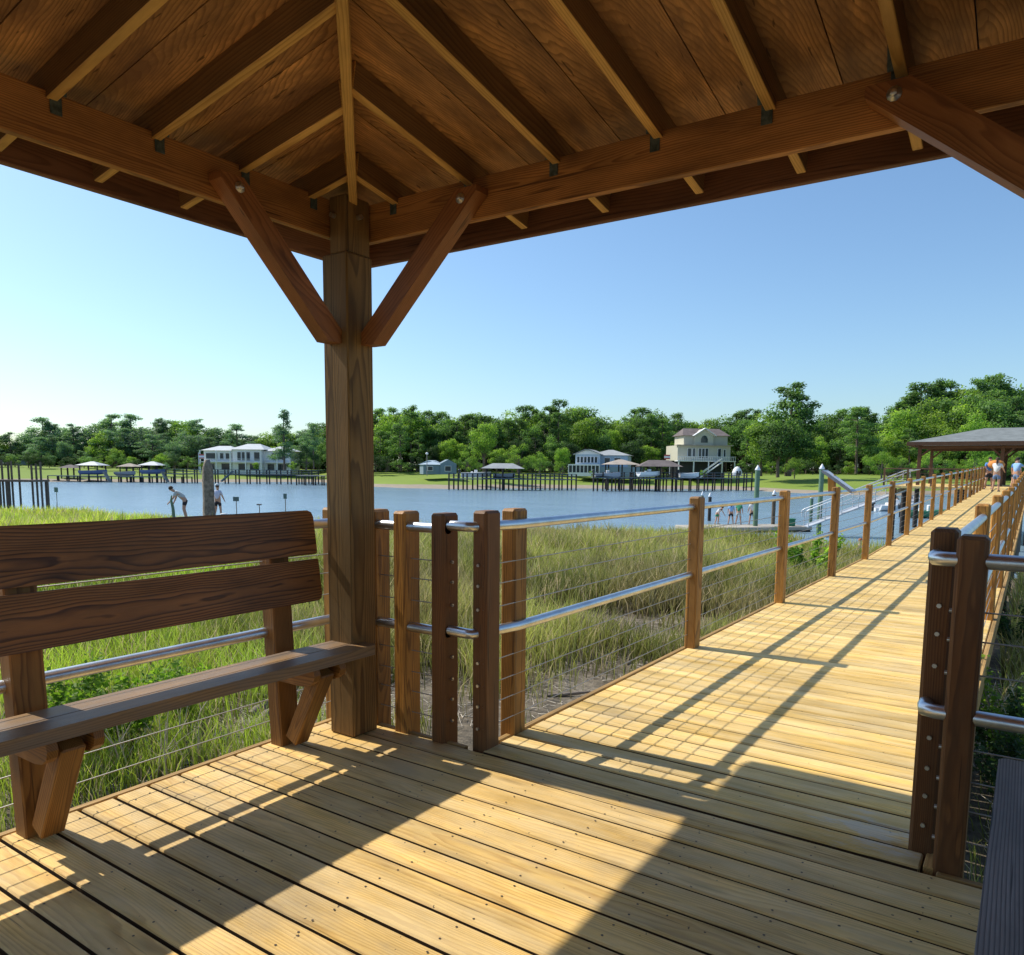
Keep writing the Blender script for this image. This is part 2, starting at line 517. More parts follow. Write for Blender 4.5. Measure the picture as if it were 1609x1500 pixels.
def water_mat():
    m, nt, b = new_mat('tidal_water')
    geo = nt.nodes.new('ShaderNodeNewGeometry')
    P = geo.outputs['Position']
    mp = nt.nodes.new('ShaderNodeMapping'); mp.inputs['Rotation'].default_value = (0, 0, math.radians(-34)); mp.inputs['Scale'].default_value = (.55, 1.6, 1)
    nt.links.new(P, mp.inputs['Vector'])
    n1 = noise(nt, mp.outputs[0], 1.3, 4, .6, .4); n2 = noise(nt, mp.outputs[0], .12, 3, .5)
    c = mixc(nt, n2.outputs['Fac'], (.17, .27, .36), (.26, .37, .47))
    nt.links.new(c, b.inputs['Base Color']); b.inputs['Roughness'].default_value = .2
    b.inputs['IOR'].default_value = 1.33; b.inputs['Specular IOR Level'].default_value = .5
    bp = nt.nodes.new('ShaderNodeBump'); bp.inputs['Strength'].default_value = .55; bp.inputs['Distance'].default_value = .25
    h = math_(nt, 'ADD', n1.outputs['Fac'], math_(nt, 'MULTIPLY', n2.outputs['Fac'], .4))
    nt.links.new(h, bp.inputs['Height']); nt.links.new(bp.outputs[0], b.inputs['Normal'])
    return m


M['water'] = water_mat()


def water_mat_fix():
    pass


# ------------------------------------------------------------------ light
SUN = Vector((-1.0, -.085, 1.07)).normalized()
elev = math.asin(SUN.z); az = math.atan2(SUN.x, SUN.y)
w = bpy.data.worlds.new("World"); scene.world = w; w.use_nodes = True
nt = w.node_tree
bg = nt.nodes['Background']
sky = nt.nodes.new('ShaderNodeTexSky'); sky.sky_type = 'NISHITA'; sky.sun_disc = False
sky.sun_elevation = elev; sky.sun_rotation = az; sky.altitude = 10
sky.air_density = 1.0; sky.dust_density = 1.0; sky.ozone_density = 2.5
tn = nt.nodes.new('ShaderNodeMix'); tn.data_type = 'RGBA'; tn.blend_type = 'MULTIPLY'; tn.inputs['Factor'].default_value = 1
tn.inputs[7].default_value = (.93, 1.09, 1.17, 1)
nt.links.new(sky.outputs[0], tn.inputs[6]); nt.links.new(tn.outputs[2], bg.inputs[0]); bg.inputs[1].default_value = .145
ld = bpy.data.lights.new('sun', 'SUN'); ld.energy = 5.0; ld.angle = math.radians(.53); ld.color = (1, .93, .80)
lo = bpy.data.objects.new('sun', ld); col.objects.link(lo)
lo.rotation_euler = SUN.to_track_quat('Z', 'Y').to_euler(); lo.location = SUN * 50
scene.view_settings.view_transform = 'Standard'; scene.view_settings.look = 'None'
scene.view_settings.exposure = 0; scene.view_settings.gamma = 1
scene.cycles.max_bounces = 10; scene.cycles.diffuse_bounces = 3; scene.cycles.glossy_bounces = 4
scene.cycles.transparent_max_bounces = 8
scene.cycles.use_denoising = True
scene.cycles.sample_clamp_indirect = 8

# ------------------------------------------------------------------ the wooden pavilion
X0, X1 = -3.08, .36           # outer post lines
Y1, Y0 = 2.92, -1.60
pav = empty('wooden_pavilion', (-1.40, .66, 0), 0, 'open timber pavilion with a low hipped roof over the plank deck in the foreground', 'pavilion')


def PB(mb, name, mat, parent=pav, smooth=None):
    o = mb.build(name, mat)
    o.parent = parent
    par = parent; off = Vector((0, 0, 0))
    while par is not None:
        off += Vector(par.location); par = par.parent
    o.matrix_parent_inverse = Matrix.Translation(-off)
    return o


def bow(p0, p1, n, f):
    pass


# deck boards
mb = MB()
y = 2.975; pit = .1495; k = 0
while y > -2.2:
    xe = -3.215
    xr = .62
    mb.box((xe, y - pit + .013, -.038), (xr, y, random.uniform(-.0025, .0)), ch=.006, axis=0, sidemat=1)
    for jx in (-3.12, -2.6, -2.2, -1.8, -1.4, -1.0, -.6, -.2, .2):
        for jy in (y - .03, y - pit + .042):
            qx = jx + random.uniform(-.012, .012); qy = jy + random.uniform(-.006, .006)
            mb.add([(qx + .0045 * math.cos(t_), qy + .0045 * math.sin(t_), .0012) for t_ in np.arange(0, 6.2, 1.05)], [(0, 1, 2, 3, 4, 5)], mat=2)
    y -= pit
PB(mb, 'deck', [M['deck'], M['gapshade'], M['bolthole']])
mb = MB()
mb.box((-3.255, -2.3, -.19), (-3.219, 2.985, .001), axis=1)
PB(mb, 'rim_board', M['trim'])
for xa_, xb_ in ((-3.215, -2.34), (-.19, .62)):
    mb = MB(); mb.box((xa_, 2.979, -.19), (xb_, 3.012, .002), axis=0); PB(mb, 'rim_board', M['trim'])
mb = MB()
for yy in np.arange(-2.0, 3.0, .8): mb.box((-3.2, yy - .02, -.24), (.6, yy + .02, -.05), axis=0)
for xx in (-2.6, -.4): mb.box((xx - .05, -2.2, -.46), (xx + .05, 2.95, -.245), axis=1)
PB(mb, 'joist_frame', M['fascia'])
for xx in (-2.6, -.4):
    for yy in (-1.6, .7, 2.6):
        mb = MB(); mb.tube([(xx, yy, -1.6), (xx, yy, -.46)], .13, 12); PB(mb, 'pile', M['pile'])

# posts
for (px_, py_) in ((X0, Y1 - .18), (X1 - .18, Y1 - .18), (X0, Y0), (X1 - .18, Y0)):
    mb = MB()
    mb.box((px_, py_, 0.001), (px_ + .18, py_ + .18, 2.50), ch=.008, axis=2, tint=.5)
    mb.box((px_ + (.052 if px_ < -1 else .008), py_ + .008, 2.50), (px_ + .172, py_ + .172, 2.775), ch=.006, axis=2, tint=.4)
    p = PB(mb, 'post', M['mainpost'])
    mb = MB()
    sx = 1 if px_ < -1 else -1; sy = -1 if py_ > 0 else 1
    cx_ = px_ + (.168 if sx > 0 else .012); cy_ = py_ + (.012 if sy < 0 else .168)
    zz = 2.68
    mb.tube([(cx_, py_ + .09, zz), (cx_ + sx * .028, py_ + .09, zz)], .013, 8); PB(mb, 'bolt', M['bolt'], pav)
    mb = MB(); mb.tube([(px_ + .09, cy_, zz), (px_ + .09, cy_ + sy * .028, zz)], .013, 8); PB(mb, 'bolt', M['bolt'], pav)

BT, BB = 2.768, 2.585          # beam top and bottom
BW = .043
XL_ = X0 + .05
beams = [((X0 - BW - .002, Y1 + .002 + BW / 2, 0), (X1 + BW + .002, Y1 + .002 + BW / 2, 0)), ((X0 - BW - .002, Y0 - .002 - BW / 2, 0), (X1 + BW + .002, Y0 - .002 - BW / 2, 0)),
         ((XL_ - .002 - BW / 2, Y0 + .002, 0), (XL_ - .002 - BW / 2, Y1 - .002, 0)), ((X1 + .002 + BW / 2, Y0, 0), (X1 + .002 + BW / 2, Y1, 0))]
zc = (BT + BB) / 2
for i, (a, b) in enumerate(beams):
    mb = MB()
    ax = 0 if i < 2 else 1
    a = Vector((a[0], a[1], zc)); b = Vector((b[0], b[1], zc))
    mb.beam(a, b, BW, BT - BB, ch=.004)
    PB(mb, 'beam', M['beam'])

# corner braces
def brace(p0, p1, y_or_x, axis):
    pass


def add_brace(corner, dirv, side, pts=None):
    """corner: (x,y) inner face of the post; dirv: unit vector along the beam; side: offset vector for the lapped brace"""
    c = Vector((corner[0], corner[1], 0)); d = Vector((*dirv, 0)); s_ = Vector((*side, 0))
    # outline in (along, z)
    pts = pts or [(.0, 2.055), (.0, 2.115), (.615, 2.70), (.735, 2.70), (.735, 2.675), (.085, 2.055)]
    poly = [c + d * a + Vector((0, 0, z)) for a, z in pts]
    mb = MB(); mb.prism(poly, s_ * .088, grain=(d * .745 + Vector((0, 0, .655))))
    o = PB(mb, 'brace', M['brace'])
    mb = MB()
    q = c + d * (pts[3][0] - .09) + Vector((0, 0, pts[3][1] - .045)) + s_ * .088
    mb.lathe((0, 0, 0), [(.024, 0), (.024, .004), (.013, .005), (.013, .016), (.009, .02)], 10)
    rot = s_.to_track_quat('Z', 'Y'); mb.v = [tuple(q + rot @ Vector(v)) for v in mb.v]
    PB(mb, 'bolt', M['bolt'], pav)


yb = Y1 + .002; xb = XL_ - .002
add_brace((X0 + .18, Y1), (1, 0), (0, -1)); add_brace((X1 - .18, Y1), (-1, 0), (0, -1), [(.0, 2.15), (.0, 2.21), (.60, 2.70), (.735, 2.70), (.735, 2.665), (.10, 2.15)])
add_brace((XL_, Y1 - .18), (0, -1), (1, 0), [(.0, 2.055), (.0, 2.12), (.55, 2.68), (.665, 2.68), (.665, 2.65), (.085, 2.055)]); add_brace((X1, Y1 - .18), (0, -1), (-1, 0))
add_brace((XL_, Y0 + .18), (0, 1), (1, 0)); add_brace((X0 + .18, Y0), (1, 0), (0, 1)); add_brace((X1 - .18, Y0), (-1, 0), (0, 1))

# roof
SL = .165; OV = .36
EX0, EX1, EY0, EY1 = X0 - .45, X1 + .50, Y0 - .50, Y1 + .50
xm = (EX0 + EX1) / 2; half = (EX1 - EX0) / 2
RB = lambda d: 2.658 + SL * d     # rafter underside at distance d from the eave edge
zb0 = RB(0)
RD = .112
ym1, ym0 = EY1 - half, EY0 + half
# hip rafters
for (cx_, cy_, dx, dy) in ((EX0, EY1, 1, -1), (EX1, EY1, -1, -1), (EX0, EY0, 1, 1), (EX1, EY0, -1, 1)):
    mb = MB()
    a = Vector((cx_ + dx * .03, cy_ + dy * .03, RB(.03) + RD / 2 - .012)); b = Vector((cx_ + dx * half, cy_ + dy * half, RB(half) + RD / 2 - .012))
    mb.beam(a, b, .04, RD + .02, ch=.003)
    PB(mb, 'hip_rafter', M['rafter'])
mb = MB(); mb.beam((xm, ym0, RB(half) + RD / 2), (xm, ym1, RB(half) + RD / 2), .045, RD + .03); PB(mb, 'ridge_board', M['rafter'])
xs = [-2.74, -2.27, -1.80, -1.33, -.89, -.46, -.05, .38]
ysl = [2.64, 2.25, 1.845, 1.45, 1.05, .65, .25, -.15, -.55, -.95, -1.35]


def rafter(p_e, p_i, tiepos, side):
    mb = MB()
    mb.beam(p_e, p_i, .038, RD, ch=.003)
    mb.m[4] = mb.m[4]
    dx = Vector(p_i) - Vector(p_e)
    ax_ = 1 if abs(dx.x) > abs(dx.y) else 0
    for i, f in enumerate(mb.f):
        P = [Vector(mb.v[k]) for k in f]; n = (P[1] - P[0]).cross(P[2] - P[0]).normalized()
        if abs(n[ax_]) > .9: mb.m[i] = 1  # side faces take the darker, shade-coloured wood
    o = PB(mb, 'rafter', [M['rafter'], M['raftershade']])
    return o


def tie(at_, d, s_):
    """folded steel plate fixing a rafter to the beam face; d points inwards, s_ along the beam"""
    mb = MB()
    a = Vector(at_); d = Vector(d); s_ = Vector(s_)
    mb.beam(a - s_ * .012 + d * .003 + Vector((0, 0, -.075)), a - s_ * .012 + d * .003 + Vector((0, 0, .0)), .042, .003, up=d, ch=.0008)
    mb.beam(a + s_ * .0245 * 0 - s_ * .0225 + d * .02 + Vector((0, 0, -.01)), a - s_ * .0225 + d * .045 + Vector((0, 0, .075)), .004, .04, up=s_, ch=.0008)
    PB(mb, 'rafter_tie', M['tie'])


for x_ in xs:
    dmax = min(x_ - EX0, EX1 - x_)
    dmax = min(dmax, half)
    for (ey, sg) in ((EY1, -1), (EY0, 1)):
        d0 = .03
        a = Vector((x_, ey + sg * d0, RB(d0) + RD / 2)); b = Vector((x_, ey + sg * (dmax - .02), RB(dmax - .02) + RD / 2))
        rafter(a, b, None, None)
        tie((x_ - .0, (yb if ey == EY1 else Y0 - .002), BT), (0, sg, 0), (1, 0, 0) if x_ > -1.5 else (1, 0, 0))
for y_ in ysl:
    dmax = min(y_ - EY0, EY1 - y_, half)
    for (ex, sg) in ((EX0, 1), (EX1, -1)):
        a = Vector((ex + sg * .03, y_, RB(.03) + RD / 2)); b = Vector((ex + sg * (dmax - .02), y_, RB(dmax - .02) + RD / 2))
        rafter(a, b, None, None)
        tie(((xb if sg > 0 else X1 + .002), y_, BT), (sg, 0, 0), (0, -1, 0))
# fascia boards
FT = zb0 + RD + .012; FB = 2.640
for i, (a, b) in enumerate((((EX0, EY1), (EX1, EY1)), ((EX0, EY0), (EX1, EY0)), ((EX0, EY0), (EX0, EY1)), ((EX1, EY0), (EX1, EY1)))):
    mb = MB()
    e = .019
    if i == 0: a = (EX0 - e, EY1 + e); b = (EX1 + e, EY1 + e)
    elif i == 1: a = (EX0 - e, EY0 - e); b = (EX1 + e, EY0 - e)
    elif i == 2: a = (EX0 - e, EY0); b = (EX0 - e, EY1)
    else: a = (EX1 + e, EY0); b = (EX1 + e, EY1)
    mb.beam((a[0], a[1], (FT + FB) / 2), (b[0], b[1], (FT + FB) / 2), .038, FT - FB)
    PB(mb, 'fascia', M['fascia'])

# sheathing: wide boards running down the slope, seams half way between the rafters
def seam_list(ts, lo, hi):
    ts = sorted(ts); out = [lo]
    for i, t in enumerate(ts):
        out.append(t)
        if i + 1 < len(ts): out.append((t + ts[i + 1]) / 2)
    out.append(hi)
    return out


def depth_at_x(x_): return max(0.0, min(x_ - EX0, EX1 - x_, half))
def depth_at_y(y_): return max(0.0, min(y_ - EY0, EY1 - y_, half))


TH = .016
for face in range(4):
    mb = MB()
    if face < 2:
        sl = seam_list(xs, EX0, EX1); ey = EY1 if face == 0 else EY0; sg = -1 if face == 0 else 1
        brk = xm
    else:
        sl = seam_list(ysl, EY0, EY1); ex = EX0 if face == 2 else EX1; sg = 1 if face == 2 else -1
    for a, b in zip(sl[:-1], sl[1:]):
        g = .0025
        a2, b2 = a + g, b - g
        us = [a2, b2]
        cuts = [xm] if face < 2 else [ym0, ym1]
        for c_ in cuts:
            if a2 < c_ < b2: us.insert(1, c_)
        dd = [(depth_at_x(u) if face < 2 else depth_at_y(u)) for u in us]
        lowp = []; hip = []
        for u, dpt in zip(us, dd):
            if face < 2:
                lowp.append(Vector((u, ey, RB(0) + RD + .002))); hip.append(Vector((u, ey + sg * dpt, RB(dpt) + RD + .002)))
            else:
                lowp.append(Vector((ex, u, RB(0) + RD + .002))); hip.append(Vector((ex + sg * dpt, u, RB(dpt) + RD + .002)))
        poly = lowp + hip[::-1]
        pp = [poly[0]]
        for q in poly[1:]:
            if (q - pp[-1]).length > 1e-4: pp.append(q)
        if (pp[0] - pp[-1]).length < 1e-4: pp.pop()
        if len(pp) < 3: continue
        gd = Vector((0, sg, SL)) if face < 2 else Vector((sg, 0, SL))
        mb.prism(pp, (0, 0, TH), grain=gd)
    PB(mb, 'ceiling_boards', M['sheath'])
mb = MB()
z0 = RB(-.035) + RD + TH + .006; z1 = RB(half) + RD + TH + .012
A, B, C, D = [(EX0 - .04, EY0 - .04, z0), (EX1 + .04, EY0 - .04, z0), (EX1 + .04, EY1 + .04, z0), (EX0 - .04, EY1 + .04, z0)]
R0, R1 = (xm, ym0, z1), (xm, ym1, z1)
up_ = .022
vs = [A, B, C, D, R0, R1] + [(p[0], p[1], p[2] + up_) for p in (A, B, C, D, R0, R1)]
fs = [(0, 4, 1), (1, 4, 5, 2), (2, 5, 3), (3, 5, 4, 0), (6, 7, 10), (7, 8, 11, 10), (8, 9, 11), (9, 6, 10, 11), (0, 1, 7, 6), (1, 2, 8, 7), (2, 3, 9, 8), (3, 0, 6, 9)]
mb.add(vs, fs)
PB(mb, 'roof_covering', M['shingle'])

# ------------------------------------------------------------------ benches
def bench(xf, sgn, ys, yend0, yend1, label, seatmat, backmat, legmat, zs=.51):
    """xf: front edge; sgn: +1 when the seat looks towards +x"""
    root = empty('bench', (xf - sgn * .2, (yend0 + yend1) / 2, 0), 0, label, 'bench')
    X = lambda u: xf - sgn * u
    for (u0, u1) in ((0, .125), (.132, .256)):
        mb = MB(); a, b = sorted((X(u0), X(u1)))
        # rounded board end: outline in plan extruded downwards
        r = .02
        pl = [(a, yend0), (b, yend0), (b, yend1 - r), (b - r, yend1), (a + r, yend1), (a, yend1 - r)]
        mb.prism([(p[0], p[1], zs) for p in pl], (0, 0, -.052 if u0 == 0 else -.034), grain=(0, 1, 0))
        PB(mb, 'seat_plank', seatmat, root)
    # back planks lean outwards
    for (za, zb_) in ((.735, .953), (.977, 1.207)):
        mb = MB()
        ua = .278 + (za - .735) * .148; ub = .278 + (zb_ - .735) * .148
        e = yend1 - .12; r = .035
        f0 = Vector((X(ua), 0, za)); f1 = Vector((X(ub), 0, zb_)); dv = (f1 - f0); L = dv.length; dv.normalize()
        pl = []
        topround = True
        pl = [(yend0, 0), (e - r * .4, 0), (e - r * .1, r * .15), (e, r * .8)] if za > .9 else [(yend0, 0), (e - r, 0), (e - r * .35, r * .2), (e, r)]
        pl += [(e, L - r), (e - r * .3, L - r * .3), (e - r, L), (yend0, L)] if za > .9 else [(e, L - .006), (e - .006, L), (yend0, L)]
        mb.prism([f0 + Vector((0, yy, 0)) + dv * t for yy, t in pl], Vector((-sgn * .036, 0, -.005)), grain=(0, 1, 0))
        PB(mb, 'back_plank', backmat, root)
    for yc in ys:
        mb = MB()
        a, b = sorted((X(.30), X(.39)))
        mb.beam(((a + b) / 2, yc, -.18), ((a + b) / 2 - sgn * .075, yc, 1.15), .12, b - a, up=(1, 0, 0), ch=.006)
        PB(mb, 'leg_post', legmat, root)
        for s_ in (-1, 1):
            mb = MB()
            y0_ = yc + s_ * .0625; y1_ = y0_ + s_ * .038
            pl = [(.39, .365), (.10, .365), (.045, .375), (.010, .40), (.0, .43), (.01, .4575), (.39, .4575)]
            mb.prism([(X(u), min(y0_, y1_), z) for u, z in pl], (0, .038, 0), grain=(1, 0, 0))
            PB(mb, 'arm', legmat, root)
        mb = MB()
        mb.beam((X(.265), yc, .035), (X(.055), yc, .43), .088, .085, up=(sgn, 0, .5), ch=.006)
        PB(mb, 'brace', legmat, root)
    return root


bench(-2.80, 1, [2.50, 1.30, .05], -.75, 2.825, 'long dark brown slatted bench with a backrest against the left side of the deck', M['benchseat'], M['benchback'], M['benchleg'])
bench(-.03, -1, [2.45, 1.25], -.75, 2.88, 'weathered grey plank bench cut off at the bottom right edge', M['greybench'], M['benchback'], M['benchleg'])

# ------------------------------------------------------------------ boardwalk
WX0, WX1 = -2.285, -.20


def wz(y):
    if y < 14: return 0.0
    if y < 50: return (y - 14) * .0167
    return .60


LP = [3.335, 5.83, 8.42, 11.0, 13.5, 15.95, 18.4, 20.8, 23.2, 25.6, 28.0, 30.4, 32.8, 35.2, 37.6, 40.0, 42.4, 44.8, 47.2, 49.6]
walk = empty('boardwalk', (-1.25, 26, 0), 0, 'long straight plank boardwalk running from the deck out over the marsh', 'boardwalk')
mb = MB()
y = 3.0
while y < 50.2:
    z_ = wz(y + .07)
    mb.box((WX0 + .045, y, z_ - .038), (WX1 - .045, y + .1325, z_ - random.uniform(0, .002)), ch=.006, axis=0, sidemat=1)
    y += .1495
PB(mb, 'deck_planks', [M['walk'], M['gapshade']], walk)
mb = MB()
seg = [3.02, 8, 14] + [20, 26, 32, 38, 44, 50.2]
for xx in (WX0 + .018, WX1 - .018):
    for a, b in zip(seg[:-1], seg[1:]):
        mb.beam((xx, a, wz(a) - .085), (xx, b - .002, wz(b) - .085), .036, .175)
PB(mb, 'edge_board', M['trim'], walk)
for yy in [5.83 + 5.1 * i for i in range(9)]:
    for xx in (WX0 + .25, WX1 - .25):
        mb = MB(); mb.tube([(xx, yy, -3.6), (xx, yy, wz(yy) - .26)], .12, 10); PB(mb, 'pile', M['pile'], walk)
mb = MB()
for a, b in zip(seg[:-1], seg[1:]):
    for xx in (-1.9, -1.25, -.6): mb.beam((xx, a, wz(a) - .15), (xx, b - .002, wz(b) - .15), .04, .2)
PB(mb, 'stringer', M['fascia'], walk)

CZ = [.110, .226, .335, .453, .728, .848, .953]


def rail_post(mb, x, y, z, wx=.09, wy=.13, h=1.225):
    mb.box((x - wx / 2, y - wy / 2, z - .16), (x + wx / 2, y + wy / 2, z + h), ch=.013, axis=2)


def nuts(parent, p, d):
    for cz in CZ:
        mb = MB(); q = Vector((p[0], p[1], p[2] + cz)); mb.tube([q, q + Vector(d) * .010], .0085, 7)
        PB(mb, 'cable_end', M['bolt'], parent)


TOPZ, MIDZ, TR = 1.145, .60, .0265
# left boardwalk railing, with its turn onto the pavilion fence
railL = empty('cable_railing', (-2.22, 26, 0), 0, 'tube and cable railing with square wooden posts along the left side of the boardwalk', 'railing')
postsL = []
mb = MB(); rail_post(mb, -2.268, 3.065, 0, .09, .13); PB(mb, 'post', M['gatepostshade'], railL)
for i, yy in enumerate(LP):
    mb = MB(); rail_post(mb, -2.283 if i == 0 else -2.222, yy, wz(yy)); PB(mb, 'post', M['railpost'], railL)
nuts(railL, (-2.268, 3.0, 0), (0, -1, 0))
XR = -2.235


def railpath(x, ys, h):
    return [(x, yy, wz(yy) + h) for yy in ys]


ysr = [3.0] + LP[1:4] + [13.5] + LP[5:]
for nm, h in (('top_rail', TOPZ), ('mid_rail', MIDZ)):
    mb = MB(); mb.tube([(-2.45, 3.015 - .02, h), (-2.335, 2.985, h), (-2.30, 2.99, h), (-2.285, 3.02, h)] + railpath(XR, [3.3] + ysr[1:], h), TR, 14); PB(mb, nm, M['steel'], railL)
for cz in CZ:
    mb = MB(); mb.tube(railpath(-2.24, [3.0, 8, 14, 50], cz), .0029, 6); PB(mb, 'cable', M['cable'], railL)

railR = empty('cable_railing', (-.27, 26, 0), 0, 'tube and cable railing with square wooden posts along the right side of the boardwalk', 'railing')
mb = MB(); rail_post(mb, -.255, 3.20, 0, .09, .13, 1.235); PB(mb, 'post', M['gatepostshade'], railR)
for i, yy in enumerate(LP[1:]):
    mb = MB(); rail_post(mb, -.275, yy + .28, wz(yy)); PB(mb, 'post', M['railpost'], railR)
nuts(railR, (-.255, 3.135, 0), (0, -1, 0))
for nm, h in (('top_rail', TOPZ - .01), ('mid_rail', MIDZ - .02)):
    mb = MB(); mb.tube([(-.10, 3.045, h), (-.235, 3.045, h), (-.27, 3.06, h), (-.275, 3.11, h)] + railpath(-.27, [3.3] + ysr[1:], h), TR, 14); PB(mb, nm, M['steel'], railR)
for cz in CZ:
    mb = MB(); mb.tube(railpath(-.27, [3.14, 8, 14, 50], cz), .0029, 6); PB(mb, 'cable', M['cable'], railR)

# pavilion fence: front left corner and the side behind the bench
fence = empty('cable_railing', (-2.8, 3.0, 0), 0, 'corner cable railing of short wooden posts beside the main pavilion post and behind the bench', 'railing')
for (x_, y_) in ((-2.505, 3.02), (-2.77, 3.02), (-3.0, 3.03), (-3.30, 3.0)):
    mb = MB()
    wx, wy = (.09, .13) if y_ > 2.9 else (.13, .09)
    rail_post(mb, x_, y_, 0, wx, wy, 1.205); PB(mb, 'post', M['gatepostshade'] if y_ > 2.9 and x_ > -2.6 else M['railpost'], fence)
nuts(fence, (-2.46, 3.02, 0), (1, 0, 0))
for nm, h in (('top_rail', TOPZ - .02), ('mid_rail', MIDZ - .015)):
    mb = MB()
    xl = -3.222
    mb.tube([(xl, -1.3, h), (xl, 2.93, h), (xl + .02, 2.975, h), (xl + .07, 2.995, h), (-2.46, 2.995, h)], TR, 14)
    PB(mb, nm, M['steel'], fence)
for cz in CZ:
    mb = MB(); mb.tube([(-3.225, -1.3, cz), (-3.225, 3.0, cz), (-2.44, 3.01, cz)], .0029, 6); PB(mb, 'cable', M['cable'], fence)

fenceR = empty('cable_railing', (.5, 3.05, 0), 0, 'dark cable railing running off to the right behind the grey bench', 'railing')
mb = MB(); rail_post(mb, -.158, 3.075, 0, .096, .125, 1.222); PB(mb, 'post', M['gatepostshade'], fenceR)
mb = MB(); rail_post(mb, .5, 3.075, 0, .096, .125, 1.222); PB(mb, 'post', M['gatepostshade'], fenceR)
nuts(fenceR, (-.206, 3.05, 0), (-1, 0, 0))
for nm, h in (('top_rail', TOPZ - .01), ('mid_rail', MIDZ - .02)):
    mb = MB(); mb.tube([(-.105, 3.045, h), (.55, 3.045, h), (.60, 3.0, h), (.60, -1, h)], TR + .001, 14); PB(mb, nm, M['steel'], fenceR)
for cz in CZ:
    mb = MB(); mb.tube([(-.15, 3.07, cz), (.6, 3.07, cz)], .0029, 6); PB(mb, 'cable', M['cable'], fenceR)

# slanted information panel on the third railing post
sg_ = empty('information_panel', (-2.21, 11.0, 1.22), 0, 'slanted information panel fixed above the third post of the left boardwalk railing', 'sign')
a = at(1290, 741, 10.4); b = at(1337, 775, 10.4)
mb = MB()
d_ = (b - a)
mb.prism([a, b, b + Vector((0, .34, .0)), a + Vector((0, .34, 0))], Vector((.02, 0, .03)).normalized() * .03)
PB(mb, 'panel', M['panel'], sg_)
mb = MB(); mb.beam(a + Vector((.08, .3, -.04)), a + Vector((.10, .3, -.33)), .09, .09); PB(mb, 'bracket', M['railpost'], sg_)
mb = MB()
nrm = Vector((.55, 0, .83)).normalized()
mb.prism([a + d_ * .08 + Vector((0, .04, 0)) + nrm * .034, a + d_ * .92 + Vector((0, .04, 0)) + nrm * .034, a + d_ * .92 + Vector((0, .29, 0)) + nrm * .034, a + d_ * .08 + Vector((0, .29, 0)) + nrm * .034], nrm * .003)
PB(mb, 'printed_face', M['white'], sg_)

# ------------------------------------------------------------------ ground, bank, water
shore = [(-160, 30), (-100, 27), (-66, 26.5), (-45, 25.5), (-33, 29), (-26, 30), (-19, 35), (-14, 39), (-10, 37.5), (-5, 34), (-2, 33), (2, 33), (12, 34), (60, 34), (160, 40)]


def shore_y(x):
    for (xa, ya), (xb_, yb_) in zip(shore[:-1], shore[1:]):
        if xa <= x <= xb_: return ya + (yb_ - ya) * (x - xa) / (xb_ - xa)
    return shore[-1][1]


SX = np.array([p[0] for p in shore], float); SY = np.array([p[1] for p in shore], float)


def fbm(x, y, seed=0):
    s = 0; a = 1
    r = np.random.default_rng(seed)
    for k in range(5):
        ang = r.uniform(0, 6.28); f = .22 * 1.9 ** k; p = r.uniform(0, 6.28, 2)
        s = s + a * np.sin(f * (x * math.cos(ang) + y * math.sin(ang)) + p[0] + 1.7 * np.sin(f * .7 * (y * math.cos(ang) - x * math.sin(ang)) + p[1]))
        a *= .62
    return s / 1.8


def hummock(x, y):
    ax, ay, bx, by = -24.7, 16.5, -33.2, 22.2
    t = np.clip(((x - ax) * (bx - ax) + (y - ay) * (by - ay)) / ((bx - ax) ** 2 + (by - ay) ** 2), 0, 1)
    return np.exp(-(((x - ax - t * (bx - ax)) ** 2 + (y - ay - t * (by - ay)) ** 2) / 10.0))


def snap(v):
    return Vector((v.x, v.y, float(gz(np.array([v.x]), np.array([v.y]))[0]) + .01))


def gz(x, y):
    d = np.interp(x, SX, SY) - y
    t = np.clip((d + 2.5) / 3.5, 0, 1); t2 = np.clip((d - 1) / 27, 0, 1)
    z = -3.3 + t * 1.05 + (t2 * t2 * (3 - 2 * t2)) * 1.30
    return z + .06 * fbm(x * 3, y * 3, 3) * np.clip(t2 * 6, 0, 1) + 1.02 * hummock(x, y)


def grid_mesh(name, X, Y, Z, mat, attrs=None):
    ny, nx = X.shape
    v = np.stack([X.ravel(), Y.ravel(), Z.ravel()], 1)
    i = np.arange(ny * nx).reshape(ny, nx)
    f = np.stack([i[:-1, :-1].ravel(), i[:-1, 1:].ravel(), i[1:, 1:].ravel(), i[1:, :-1].ravel()], 1)
    me = bpy.data.meshes.new(name)
    me.vertices.add(len(v)); me.vertices.foreach_set('co', v.astype(np.float32).ravel())
    me.loops.add(f.size); me.loops.foreach_set('vertex_index', f.astype(np.int32).ravel())
    me.polygons.add(len(f)); me.polygons.foreach_set('loop_start', np.arange(0, f.size, 4, dtype=np.int32))
    me.polygons.foreach_set('use_smooth', np.ones(len(f), bool))
    me.update(calc_edges=True); me.validate()
    if attrs:
        for k, a in attrs.items():
            at_ = me.attributes.new(k, 'FLOAT', 'POINT'); at_.data.foreach_set('value', a.astype(np.float32).ravel())
    me.materials.append(mat)
    o = bpy.data.objects.new(name, me); col.objects.link(o)
    return o


xg = np.concatenate([np.arange(-160, -40, 3.0), np.arange(-40, -12, .8), np.arange(-12, 6, .3), np.arange(6, 60, 2.0), np.arange(60, 161, 8.0)])
yg = np.concatenate([np.arange(-90, -6, 4.0), np.arange(-6, 14, .3), np.arange(14, 42, .7)])
GX, GY = np.meshgrid(xg, yg)
tag(grid_mesh('ground', GX, GY, gz(GX, GY), M['mud']), kind='structure')

